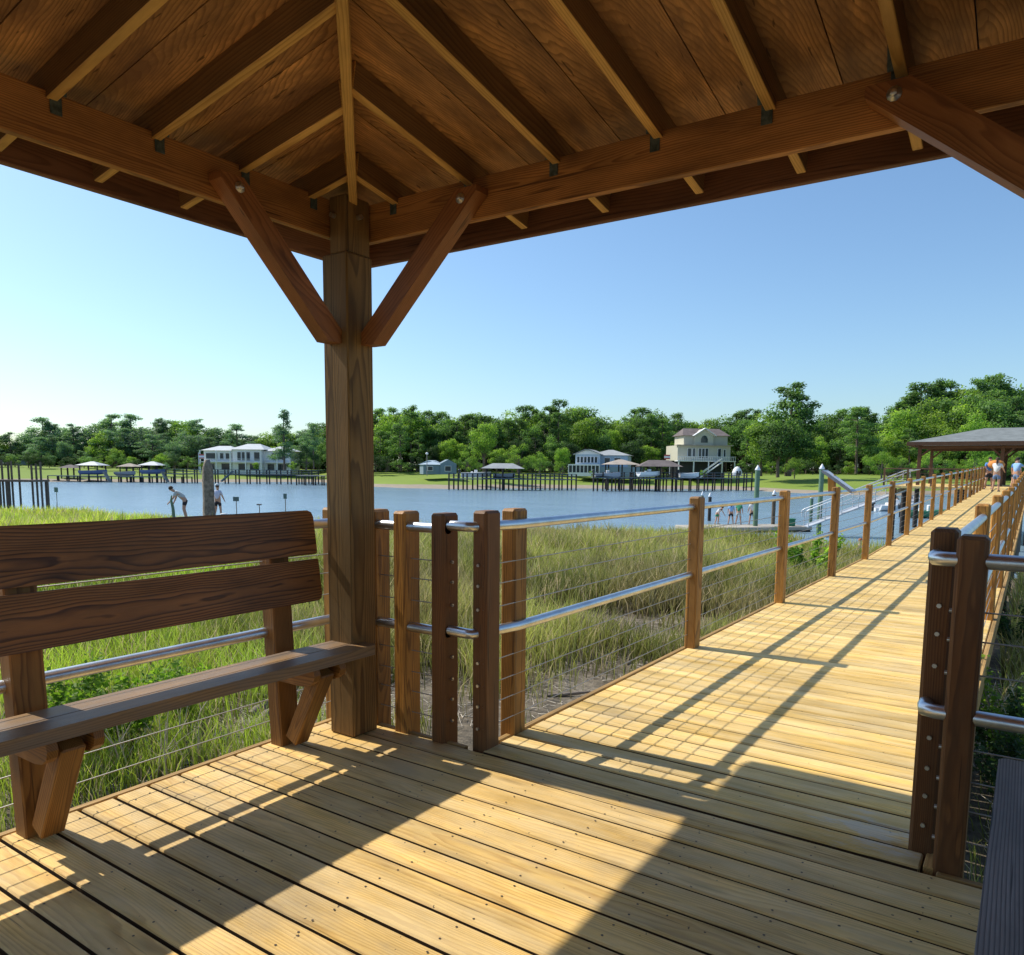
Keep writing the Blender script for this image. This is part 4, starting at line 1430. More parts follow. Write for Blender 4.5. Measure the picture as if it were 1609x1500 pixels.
class L:
    """local frame of a far building: x to the right in metres, y away, z up"""
    def __init__(s, px, py, depth, name, label, cat, rz=0.0):
        s.k = depth / FOC
        o = at(px, py, depth); s.px = px; s.py = py
        s.root = empty(name, o, FACE + rz, label, cat)

    def part(s, name, mat, boxes=(), prisms=(), parent=None, tubes=()):
        mb = MB()
        for lo, hi in boxes: mb.box(lo, hi, ch=.01)
        for poly, ext in prisms: mb.prism(poly, ext)
        for pts, r in tubes: mb.tube(pts, r, 8)
        return mb.build(name, M[mat] if isinstance(mat, str) else mat, parent or s.root)


def hip(x0, x1, y0, y1, z0, z1, ov=.4, inset=None):
    x0 -= ov; x1 += ov; y0 -= ov; y1 += ov
    ins = inset if inset is not None else (y1 - y0) / 2
    ym = (y0 + y1) / 2
    v = [(x0, y0, z0), (x1, y0, z0), (x1, y1, z0), (x0, y1, z0), (x0 + ins, ym, z1), (x1 - ins, ym, z1)]
    f = [(0, 1, 5, 4), (1, 2, 5), (2, 3, 4, 5), (3, 0, 4), (0, 3, 2, 1)]
    return v, f


def roofpart(b, name, mat, vf, parent=None):
    mb = MB(); mb.add(*vf); return mb.build(name, M[mat], parent or b.root)


def windows(b, rects, y, frame='white', parent=None, pane='glass', name='window'):
    for (x0, x1, z0, z1) in rects:
        fr = .09
        w_ = b.part(name, frame, [((x0 - fr, y - .08, z0 - fr), (x0, y + .02, z1 + fr)), ((x1, y - .08, z0 - fr), (x1 + fr, y + .02, z1 + fr)), ((x0, y - .08, z1), (x1, y + .02, z1 + fr)), ((x0, y - .08, z0 - fr), (x1, y + .02, z0))])
        b.part('pane', pane, [((x0, y - .045, z0), (x1, y - .01, z1))], parent=w_)


# cream house
b = L(1107, 747, 176, 'cream_house', 'tall cream house on stilts with a gabled dormer, porch and brown roof', 'house', math.radians(6))
b.part('wall', 'cream', [((-6.6, 0, 3.4), (6.0, 9, 6.9)), ((-4.9, 1.0, 6.9), (5.6, 8, 9.2))])
b.part('undercroft', 'dark', [((-6.0, 2.5, -.5), (5.6, 9, 3.4))])
roofpart(b, 'roof', 'brownroof', hip(-4.9, 5.6, 1.0, 8.0, 9.2, 11.0, .5, 1.4))
b.part('porch_roof', 'tanroof', [((-7.0, -.8, 6.85), (6.4, .9, 7.05))])
b.part('dormer', 'cream', prisms=[([(-2.6, .2, 6.9), (1.9, .2, 6.9), (1.9, .2, 9.2), (-.35, .2, 10.7), (-2.6, .2, 9.2)], (0, 3.5, 0))])
mb = MB()
for s_ in (-1, 1):
    mb.beam((-.35, -.05, 10.86), (-.35 + s_ * 2.7, -.05, 9.1), 1.2, .14, up=(0, 0, 1))
mb.build('dormer_trim', M['white'], b.root)
b.part('arched_window', 'glass', prisms=[([(-1.1, .12, 7.6), (.5, .12, 7.6), (.5, .12, 8.4), (.2, .12, 9.0), (-.3, .12, 9.25), (-.8, .12, 9.0), (-1.1, .12, 8.4)], (0, .06, 0))])
windows(b, [(-4.2, -3.4, 4.3, 6.2), (-3.0, -2.5, 4.3, 6.2), (3.0, 3.7, 4.3, 6.2), (4.4, 4.8, 4.4, 6.0)], -.02)
windows(b, [(-1.6, -1.0, 4.0, 6.2), (-.8, -.2, 4.0, 6.2), (0.0, .6, 4.0, 6.2)], -.02, name='french_door', pane='bluepane' if 'bluepane' in M else 'glass')
b.part('porch_deck', 'white', [((-7.3, -2.6, 3.2), (6.4, 0, 3.4)), ((-7.3, -2.6, 4.25), (6.4, -2.52, 4.35))] + [((x_ - .04, -2.6, 3.4), (x_ + .04, -2.53, 4.3)) for x_ in np.arange(-7.2, 6.4, .42)])
for x_ in (-7.0, -3.5, 0, 3.2, 6.2): b.part('stilt', 'white', [((x_ - .12, -2.5, -.5), (x_ + .12, -2.26, 3.2))])
mb = MB(); mb.beam((2.6, -2.9, 3.9), (-2.4, -2.9, .3), .1, .16); mb.beam((2.6, -4.0, 3.9), (-2.4, -4.0, .3), .1, .16); mb.beam((2.6, -3.4, 3.0), (-2.4, -3.4, -.5), 1.0, .14)
mb.build('stairs', M['white'], b.root)

# pale blue house
b = L(941, 748, 170, 'pale_blue_house', 'pale blue two storey house with a glazed front and grey gable roof', 'house', math.radians(-14))
b.part('wall', 'bluegrey', [((-5.4, 0, 0), (.2, 8, 4.9)), ((.2, 1.5, 0), (6.2, 9, 4.7))])
b.part('gable', 'white', prisms=[([(-5.4, -.02, 4.9), (.2, -.02, 4.9), (-2.2, -.02, 5.75), (-3.2, -.02, 5.75)], (0, .3, 0))])
mb = MB()
mb.prism([(-5.9, -.5, 4.75), (-3.2, -.5, 5.85), (-3.2, 9, 5.85), (-5.9, 9, 4.75)], (0, 0, .14))
mb.prism([(-2.2, -.5, 5.85), (.6, -.5, 4.75), (.6, 9, 4.75), (-2.2, 9, 5.85)], (0, 0, .14))
mb.prism([(-3.2, -.5, 5.85), (-2.2, -.5, 5.85), (-2.2, 9, 5.85), (-3.2, 9, 5.85)], (0, 0, .14))
mb.add(*hip(-2.4, 6.2, 1.5, 9, 4.7, 6.0, .5))
mb.build('roof', M['greyroof'], b.root)
windows(b, [(-5.0 + i * .8, -4.45 + i * .8, 3.0, 4.3) for i in range(6)], -.02)
windows(b, [(1.0, 2.2, 2.9, 4.1), (3.2, 4.6, 2.9, 4.1)], 1.48)
b.part('porch', 'white', [((-6.6, -2.4, 2.35), (.4, 0, 2.6)), ((-6.6, -2.4, 0), (.4, -2.2, .8))] + [((x_ - .08, -2.4, .8), (x_ + .08, -2.2, 2.35)) for x_ in np.arange(-6.5, .5, .86)])
b.part('porch_glazing', 'glass', [((-6.5, -2.1, .8), (.3, -2.05, 2.35))])
b.part('blue_annex', 'blue', [((.4, -2.0, 0), (9.5, 1.2, 2.1))])

# long white house on the left
b = L(388, 744, 200, 'long_white_house', 'long white two storey house with banded balconies across the river on the left', 'house')
W_ = 68 * b.k
b.part('wall', 'white', [((-11.2, 0, 0), (-3, 9, 6.0)), ((-3, -1.5, 0), (4.6, 9, 6.3)), ((4.6, .3, 0), (11.4, 9, 6.0))])
for (x0, x1, y0, zz, zr) in ((-11.2, -3.4, 0, 6.0, 7.3), (-3.2, 4.8, -1.5, 6.3, 7.9), (5.0, 11.4, .3, 6.0, 7.3)):
    roofpart(b, 'roof', 'paleroof', hip(x0, x1, y0, 9, zz + .01, zr, .7, 3))
windows(b, [(-10.6, -7.6, 3.7, 5.3), (-6.9, -6.0, 3.7, 5.3), (-5.4, -3.8, 3.7, 5.3)], -.05)
windows(b, [(-1.8, -.9, 3.5, 5.6), (-.6, .3, 3.5, 5.6), (.6, 1.5, 3.5, 5.6), (2.6, 4.0, 3.5, 5.6)], -1.55)
windows(b, [(6.6, 9.6, 3.7, 5.4)], .25)
windows(b, [(-6.6, -4.2, 1.0, 2.6), (-10.2, -8.4, 1.0, 2.6)], -.05); windows(b, [(-1.6, .6, .9, 2.6), (1.4, 3.8, .9, 2.6)], -1.55); windows(b, [(5.4, 7.2, .9, 2.6), (8.0, 10.4, .9, 2.6)], .25)
b.part('balcony', 'white', [((-11.8, -1.6, 2.9), (-3.2, 0, 3.1)), ((-11.8, -1.6, 3.75), (-3.2, -1.52, 3.85)), ((-3.4, -3.0, 2.9), (5.0, -1.6, 3.1)), ((-3.4, -3.0, 3.75), (5.0, -2.92, 3.85)), ((5.1, -1.2, 2.9), (12, .2, 3.1)), ((5.1, -1.2, 3.75), (12, -1.12, 3.85))])
for x_, y_ in ((-11.6, -1.5), (-7.4, -1.5), (-3.6, -1.5), (-3.2, -2.9), (.8, -2.9), (4.8, -2.9), (8.4, -1.1), (11.8, -1.1)):
    b.part('column', 'white', [((x_ - .14, y_ - .14, 0), (x_ + .14, y_ + .14, 6.0))])

# low blue house and far left house
b = L(690, 745, 158, 'low_blue_house', 'low blue house with a small gable on the lawn across the river', 'house', .25)
b.part('wall', 'blue', [((-3.3, 0, 0), (2.2, 6, 2.0))], prisms=[([(0.2, -.3, 0), (3.6, -.3, 0), (3.6, -.3, 2.2), (1.9, -.3, 3.1), (.2, -.3, 2.2)], (0, 4, 0))])
roofpart(b, 'roof', 'bluegrey', hip(-3.3, 1.0, 0, 6, 2.0, 2.9, .3))
windows(b, [(-2.4, -1.4, .8, 1.6), (1.2, 2.4, .7, 1.7)], -.33)
b = L(27, 740, 230, 'grey_gabled_house', 'small grey gabled house among trees at the far left edge', 'house', .1)
b.part('wall', 'bluegrey', [((-4, 0, 0), (4, 6, 3.2))])
b.part('roof', 'white', prisms=[([(-2.6, -.4, 3.2), (2.6, -.4, 3.2), (0, -.4, 5.4)], (0, 5, 0))])
b.part('porch', 'white', [((-5, -2, 2.0), (5, 0, 2.2))])
windows(b, [(-2.8, -1.4, .8, 1.8), (.8, 2.4, .8, 1.8), (-.6, .6, 3.4, 4.4)], -.42)


# ------------------------------------------------------------------ piers, boathouses and lifted boats
def pier(x0, x1, ydeck, depth0, depth1, label, step=7.5, rail=True, mat='bluewood', wdt=1.6, seedx=1, pilemat='darkpile', xs_=None):
    rr = random.Random(seedx)
    a = at(x0, ydeck, depth0); b_ = at(x1, ydeck, depth1); b_.z = a.z
    root = empty('pier', (a + b_) / 2, 0, label, 'pier')
    mb = MB(); mb.beam(a, b_, wdt, .16); PB(mb, 'deck', M[mat], root)
    n = max(2, int(abs(x1 - x0) / step))
    for i in range(n + 1):
        t = i / n + rr.uniform(-.15, .15) / n; t = min(1, max(0, t))
        p = a.lerp(b_, t)
        s_ = (1 if i % 2 else -1) * wdt * .42
        q = Vector((p.x, p.y, 0)) + Vector((fwd.x, fwd.y, 0)).normalized() * s_
        mb = MB(); mb.tube([(q.x, q.y, WATER - .8), (q.x, q.y, a.z + (1.0 if rail else .0))], .15, 7)
        PB(mb, 'piling', M[pilemat], root)
    if rail:
        mb = MB()
        for zz in (.5, 1.0):
            for s_ in (-1, 1):
                o = Vector((fwd.x, fwd.y, 0)).normalized() * s_ * wdt * .45
                mb.beam(a + o + Vector((0, 0, zz)), b_ + o + Vector((0, 0, zz)), .06, .09)
        PB(mb, 'handrail', M[mat], root)
    return root


pier(78, 300, 747, 166, 166, 'grey pier carrying the roofed boat lifts on the left bank', 8, False, seedx=1)
pier(262, 500, 744, 164, 164, 'long railed pier in front of the white house', 8, True, seedx=2)
pier(468, 512, 747, 158, 158, 'short pier head just left of the main post', 7, False, 'palewood', 2.4, 3)
pier(706, 905, 752, 136, 141, 'railed pier under the middle boathouse', 7, True, seedx=4)
pier(932, 1180, 750, 136, 150, 'long pier with many dark pilings in front of the cream house', 6.5, True, seedx=5)
pier(-60, 65, 754, 62, 62, 'near dark wooden dock on tall pilings at the left edge', 40, False, 'pile', 2.2, 6, pilemat='pile')
# tall pilings of the near dock
for i, (x_, t_) in enumerate(((2, 722), (12, 725), (17, 724), (29, 730), (49, 730), (56, 728), (63, 726))):
    a = at(x_, t_, 62); mb = MB(); mb.tube([(a.x, a.y, WATER - .8), (a.x, a.y, a.z)], .085, 8)
    tag(mb.build('dock_piling', M['pile']), 'tall dark piling standing through the near dock at the left edge', 'piling', 'tall pilings at the near left dock')
a = at(30, 741, 62.5); b_ = at(66, 741, 62.5)


def boat(px, py, depth, L_, label, rz=0.0, hull='white', console=True, motor=True, parent_group=None):
    o = at(px, py, depth)
    root = empty('motor_boat', o, FACE + rz, label, 'boat', parent_group)
    mb = MB()
    st_ = 7; sec = []
    vs = []; fs = []
    for i in range(st_ + 1):
        t = i / st_; xx = -L_ / 2 + L_ * t
        wd = .95 * (1 - max(0, (t - .45) / .55) ** 2.2) + .02; kz = -.35 + .35 * max(0, (t - .6) / .4) ** 2; sz = .5 + .25 * t * t
        row = [(xx, -wd, sz), (xx, -wd * .82, .05), (xx, 0, kz), (xx, wd * .82, .05), (xx, wd, sz), (xx, wd * .86, sz + .02), (xx, wd * .7, sz - .3), (xx, -wd * .7, sz - .3), (xx, -wd * .86, sz + .02)]
        vs += row
    m_ = 9
    for i in range(st_):
        for k in range(m_):
            a0 = i * m_ + k; a1 = i * m_ + (k + 1) % m_
            fs.append((a0, a1, a1 + m_, a0 + m_))
    fs.append(tuple(range(m_))[::-1]); fs.append(tuple(st_ * m_ + k for k in range(m_)))
    mb.add(vs, fs); mb.build('hull', M[hull], root)
    if console:
        mb = MB(); mb.box((-.3, -.35, .25), (.25, .35, 1.05), ch=.05); mb.build('console', M['white'], root)
        mb = MB(); mb.prism([(.2, -.33, 1.05), (.2, .33, 1.05), (-.02, .30, 1.42), (-.02, -.30, 1.42)], (.02, 0, 0)); mb.build('windscreen', M['glass'], root)
        mb = MB(); mb.box((-.95, -.35, .25), (-.55, .35, .75), ch=.04); mb.build('seat', M['white'], root)
    if motor:
        mb = MB(); mb.lathe((-L_ / 2 - .3, 0, .55), [(.12, 0), (.24, .12), (.26, .40), (.20, .58), (.05, .66)], 10); mb.box((-L_ / 2 - .42, -.08, -.6), (-L_ / 2 - .2, .08, .6), ch=.03); mb.build('outboard_motor', M['dark'], root)
    return root


def boathouse(px, apex, eave, half_px, ywater, depth, label, roof='paleroof', rz=0.0, bt=None, wall=False, aspect=.6, group=None):
    k = depth / FOC
    b = L(px, ywater, depth, 'boathouse', label, 'boathouse', rz)
    hw = half_px * k; ze = (ywater - eave) * k; za = (ywater - apex) * k; dy = hw * aspect
    if rz: pass
    ins = hw * .95
    roofpart(b, 'roof', roof, hip(-hw, hw, -dy, dy, ze, za, .25, ins if aspect > .7 else ins * .6))
    for x_ in (-hw * .8, 0, hw * .8):
        for y_ in (-dy * .8, dy * .8):
            b.part('piling', 'darkpile', tubes=[([(x_, y_, -.8), (x_, y_, ze)], .14)])
    zd = (ywater - 748) * k
    b.part('platform', 'bluewood', [((-hw * .95, -dy * .9, zd * .8), (hw * .95, dy * .9, zd * .8 + .15))])
    return b


boathouse(147, 725, 731, 17, 757, 168, 'pale hip roofed boat lift, the left one of the two pale ones', 'paleroof', aspect=.9)
boathouse(205, 728, 733, 13, 757, 170, 'dark hip roofed boat lift between the two pale ones', 'tanroof', aspect=.9)
boathouse(241, 725, 731, 15, 757, 167, 'pale hip roofed boat lift, the right one of the two pale ones', 'paleroof', aspect=.9)
boathouse(112, 730, 735, 12, 756, 172, 'low brown roofed shelter at the left end of the lift pier', 'brownroof', aspect=.9)
boat(143, 741, 166, 5.5, 'blue covered boat hanging in the left pale boat lift', .2, 'bluehull', False, False) if 'bluehull' in M else None
M['bluehull'] = plain('blue_boat_cover', (.10, .14, .28), .6)
M['greyhull'] = plain('grey_boat_cover', (.35, .37, .42), .6)
boat(147, 743, 165.5, 5.6, 'boat with a blue cover in the left pale boat lift', .15, 'bluehull', False, False)
boat(198, 745, 168, 4.8, 'grey covered boat in the dark roofed boat lift', -.2, 'greyhull', False, False)
boat(241, 742, 165, 5.0, 'boat with a navy cover in the right pale boat lift', .1, 'bluehull', False, False)
for x_, d_ in ((168, 164), (259, 163)):
    a = at(x_ - 4, 741, d_); c = at(x_ + 5, 757, d_)
    mb = MB(); mb.beam(a, c, 1.0, .15); tag(mb.build('dock_ramp', M['palewood']), 'white sloping ramp going down to the water right of the ' + ('left' if x_ < 200 else 'right') + ' pale boat lift', 'ramp')
a = at(366, 740, 162); c = at(348, 756, 162)
mb = MB(); mb.beam(a, c, 1.2, .25); tag(mb.build('dock_ramp', M['bluewood']), 'grey sloping ramp on the long pier before the white house', 'ramp')

boathouse(790, 728, 736, 32, 769, 138, 'grey hip roofed boathouse in the middle of the far bank', 'greyroof', aspect=.55)
boat(748, 747, 139, 5.5, 'white boat on the lift left of the middle boathouse', .1, 'white', True, True)
boat(792, 749, 138, 4.0, 'small grey boat under the middle boathouse roof', .0, 'greyhull', False, False)
boathouse(1034, 723, 733, 32, 770, 140, 'dark roofed boathouse in front of the cream house', 'brownroof', aspect=.6)
boathouse(974, 722, 730, 26, 769, 146, 'tan roofed round shelter beside the dark roofed boathouse', 'tanroof', aspect=.95)
boat(955, 748, 137, 4.6, 'grey boat on the pier left of the dark roofed boathouse', .0, 'greyhull', True, True)
boat(1020, 746, 138, 4.4, 'white boat lifted under the dark roofed boathouse', .3, 'white', True, False)
boat(1083, 748, 142, 3.6, 'small white boat on the pier before the cream house stairs', .0, 'white', False, True)
b = L(1158, 748, 160, 'white_dome_tent', 'white rounded shelter with dark openings right of the cream house', 'tent')
mb = MB(); mb.lathe((0, 0, 0), [(1.1, 0), (1.05, .8), (.8, 1.5), (.35, 1.95), (.05, 2.05)], 14); mb.build('canopy', M['white'], b.root)
b.part('opening', 'dark', [((-.45, -1.12, .3), (-.1, -1.0, 1.1)), ((.15, -1.12, .3), (.5, -1.0, 1.1))])
# flag near the white house
b = L(313, 742, 176, 'flag', 'faded red and white flag on a pole left of the long white house', 'flag')
b.part('pole', 'white', tubes=[([(0, 0, 0), (0, 0, 4.6)], .06)]); b.part('banner', 'red', [((.05, -.02, 3.2), (1.3, .02, 3.45)), ((.05, -.02, 3.9), (1.3, .02, 4.2))]); b.part('banner_field', 'white', [((.05, -.02, 3.45), (1.3, .02, 3.9))])
b = L(1079, 741, 168, 'flag', 'red and white flag hanging in front of the left corner of the cream house', 'flag'); b.root.location = at(1052, 745, 168)
b.part('pole', 'white', tubes=[([(0, 0, 0), (0, 0, 4.6)], .05)]); b.part('banner', 'red', [((-1.3, -.02, 3.3), (-.05, .02, 3.6)), ((-1.3, -.02, 4.0), (-.05, .02, 4.3))]); b.part('banner_field', 'white', [((-1.3, -.02, 3.6), (-.05, .02, 4.0))])
# lamp on the lawn
b = L(671, 748, 150, 'lamp_post', 'thin lamp post with a white globe on the lawn by the low blue house', 'lamp post')
b.part('pole', 'palewood', tubes=[([(0, 0, 0), (0, 0, 4.2)], .07)]); mb = MB(); mb.lathe((0, 0, 4.2), [(.05, 0), (.28, .15), (.28, .35), (.05, .5)], 10); mb.build('globe', M['white'], b.root)

# ------------------------------------------------------------------ floating dock, pilings, gangway
dk0 = at_z(1088, 829, WATER + .35); dk1 = at_z(1275, 827, WATER + .35)
FD = WATER + .35
root = empty('floating_dock', (dk0 + dk1) / 2, 0, 'pale floating dock beyond the marsh grass where the children stand', 'dock')
mb = MB(); ddir = (dk1 - dk0).normalized(); perp = Vector((-ddir.y, ddir.x, 0))
mb.beam(dk0 + perp * 1.2 + Vector((0, 0, -.12)), dk1 + perp * 1.2 + Vector((0, 0, -.12)), 2.6, .24, ch=.03); PB(mb, 'deck', M['concrete'], root)
mb = MB(); mb.beam(dk0 + perp * 1.2 + Vector((0, 0, -.36)), dk1 + perp * 1.2 + Vector((0, 0, -.36)), 2.3, .22, ch=.03); PB(mb, 'float', M['dark'], root)
DD = (dk0 - Vector((0, 0, EYE))).dot(fwd)


def green_piling(px, top, depth, r, label, mat='green_pile'):
    a = at(px, top, depth)
    root = empty('sleeved_piling', (a.x, a.y, WATER), 0, label, 'piling')
    hh = a.z - WATER
    mb = MB(); mb.tube([(0, 0, -1), (0, 0, hh - .3)], r, 14); mb.build('sleeve', M[mat], root)
    mb = MB(); mb.lathe((0, 0, hh - .32), [(r * 1.12, 0), (r * 1.12, .06), (.02, .34)], 14); mb.build('cap', M['capwhite'], root)


green_piling(1191, 731, 50, .16, 'tall green piling with a white pointed cap beside the children')
green_piling(1292, 729, 48, .15, 'tall green piling with a white pointed cap behind the information panel')
green_piling(1276, 776, 56, .12, 'thin low green piling at the foot of the gangway', 'green_pile')
green_piling(1104, 772, 62, .10, 'low white capped piling just above the first boardwalk post')
green_piling(1116, 774, 60, .13, 'low dark piling with a white cap right of the first boardwalk post', 'darkpile')
green_piling(1217, 770, 52, .13, 'pale piling hidden behind the second boardwalk post', 'pile')

p = at_z(1240, 826, FD + .0)
root = empty('storage_bin', (p.x, p.y, FD), FACE, 'small green storage bin on the floating dock', 'bin')
mb = MB(); mb.box((-.32, -.25, 0), (.32, .25, .42), ch=.03); mb.build('tub', M['binside'], root)
mb = MB(); mb.box((-.35, -.28, .422), (.35, .28, .50), ch=.02); mb.build('lid', M['binside'], root)

# gangway: aluminium truss ramp
g0 = at(1268, 808, 47); g1 = at(1436, 748, 46)
root = empty('gangway', (g0 + g1) / 2, 0, 'silver aluminium gangway with truss handrails sloping down to the floating dock', 'gangway')
gd = (g1 - g0); gl = gd.length; gn = Vector((-gd.y, gd.x, 0)).normalized()
for s_ in (-.55, .55):
    o = gn * s_
    mb = MB()
    top0 = at(1268, 800, 47) + o + Vector((0, 0, .0)); top1 = at(1425, 740, 46) + o
    top1b = top1 + (top1 - top0).normalized() * .6 + Vector((0, 0, -.12))
    mb.tube([top0 + Vector((-.15, 0, -.5)), top0 + Vector((-.18, 0, -.12)), top0, top1, top1b], .035, 8)
    PB(mb, 'top_handrail', M['alu'], root)
    mb = MB(); mb.tube([top0 + Vector((0, 0, -1.05)), top1 + Vector((0, 0, -1.05))], .045, 8); PB(mb, 'bottom_chord', M['alu'], root)
    mb = MB(); mb.tube([top0 + Vector((0, 0, -.5)), top1 + Vector((0, 0, -.5))], .028, 8); PB(mb, 'mid_rail', M['alu'], root)
    mb = MB()
    for i in range(7):
        t = i / 6; q = top0.lerp(top1, t)
        mb.tube([q, q + Vector((0, 0, -1.05))], .025, 6)
    PB(mb, 'uprights', M['alu'], root)
mb = MB(); mb.beam(at(1268, 800, 47) + Vector((0, 0, -1.08)), at(1425, 740, 46) + Vector((0, 0, -1.08)), 1.0, .06); PB(mb, 'walking_surface', M['alu'], root)

# ------------------------------------------------------------------ far pavilion on the boardwalk end
fp = L(1545, 768, 62, 'far_pavilion', 'distant open pavilion with a grey hipped roof at the end of the boardwalk', 'pavilion', math.radians(-31))
k = 62 / FOC
EZ = (768 - 699) * k; RZ = (768 - 677) * k
fp.root.location = (-.6, 58.5, .6); fp.root.rotation_euler = (0, 0, 0)
Z0 = .6
fe = Vector((0, 0, 0))
FXa, FXb, FYa, FYb = -6.25, 4.8, -4.2, 4.2
v, f = hip(FXa, FXb, FYa, FYb, 2.72, 3.72, .0, 4.0)
M['darkbrown'] = plain('dark_brown_trim', (.10, .055, .035), .8)
roofpart(fp, 'roof', 'shingle', (v, f))
fp.part('fascia', 'darkbrown', [((FXa + .01, FYa - .05, 2.50), (FXb, FYa, 2.73)), ((FXa - .05, FYa, 2.50), (FXa, FYb, 2.73)), ((FXa, FYb, 2.50), (FXb, FYb + .05, 2.73)), ((FXb, FYa, 2.50), (FXb + .05, FYb, 2.73))])
for x_ in (-5.6, -1.1, 4.0):
    for y_ in (-3.5, 3.5):
        fp.part('post', 'darkbrown', [((x_ - .1, y_ - .1, 0), (x_ + .1, y_ + .1, 2.5))])
        mb = MB()
        for s_ in (-1, 1):
            if (x_ + s_ * .8) > 4.5 or (x_ + s_ * .8) < -6.1: continue
            mb.beam((x_ + s_ * .08, y_, 1.85), (x_ + s_ * .75, y_, 2.48), .1, .1)
        mb.build('brace', M['darkbrown'], fp.root)
for y_ in (-3.5, 3.5): fp.part('beam', 'darkbrown', [((-5.7, y_ - .08, 2.32), (4.2, y_ + .08, 2.495))])
fp.part('deck', 'walk', [((-7.0, -8.2, -.14), (4.9, 4.3, 0))])
for x_ in (-6.4, -3, 0.5, 4):
    for y_ in (-7.6, -3, 3.5): fp.part('pile', 'darkpile', tubes=[([(x_, y_, -4), (x_, y_, -.14)], .16)])
# dark rail around its deck
rr_o = empty('platform_railing', (-4.8, 50.4, .6), 0, 'dark wooden railing along the front of the far pavilion platform', 'railing')
mb = MB(); mb.beam((-7.5, 50.4, 1.62), (-2.45, 50.4, 1.62), .12, .06); PB(mb, 'cap_rail', M['fascia'], rr_o)
for x_ in np.arange(-7.5, -2.4, 1.26):
    mb = MB(); mb.box((x_ - .05, 50.35, .6), (x_ + .05, 50.45, 1.6)); PB(mb, 'post', M['fascia'], rr_o)
for zz in (.85, 1.1, 1.35):
    mb = MB(); mb.beam((-7.5, 50.4, zz), (-2.45, 50.4, zz), .03, .03); PB(mb, 'rail', M['fascia'], rr_o)

# ------------------------------------------------------------------ people
M['skin'] = plain('skin', (.55, .32, .22), .6, var=.05)
M['hairbrown'] = plain('hair_brown', (.07, .04, .025), .8)
M['hairdark'] = plain('hair_dark', (.02, .016, .014), .8)
M['shoe'] = plain('shoe', (.12, .12, .13), .7)


def skinmesh(name, verts, edges, radii, mat, parent, root=0, sub_=1):
    me = bpy.data.meshes.new(name); me.from_pydata(verts, edges, [])
    o = bpy.data.objects.new(name, me); col.objects.link(o)
    o.modifiers.new('s', 'SKIN')
    lay = me.skin_vertices[0] if me.skin_vertices else None
    if lay is None:
        bpy.context.view_layer.objects.active = o
    for i, r in enumerate(radii):
        lay.data[i].radius = (r, r) if not isinstance(r, tuple) else r
        lay.data[i].use_root = (i == root)
    md = o.modifiers.new('u', 'SUBSURF'); md.levels = sub_; md.render_levels = sub_
    dg = bpy.context.evaluated_depsgraph_get(); dg.update()
    m2 = bpy.data.meshes.new_from_object(o.evaluated_get(dg))
    bpy.data.objects.remove(o)
    m2.materials.clear(); m2.materials.append(mat)
    for p in m2.polygons: p.use_smooth = True
    o2 = bpy.data.objects.new(name, m2); col.objects.link(o2); o2.parent = parent
    return o2


def cloth(name, c): 
    key = 'cloth_' + name
    if key not in M: M[key] = plain(key, c, .85, var=.08)
    return M[key]


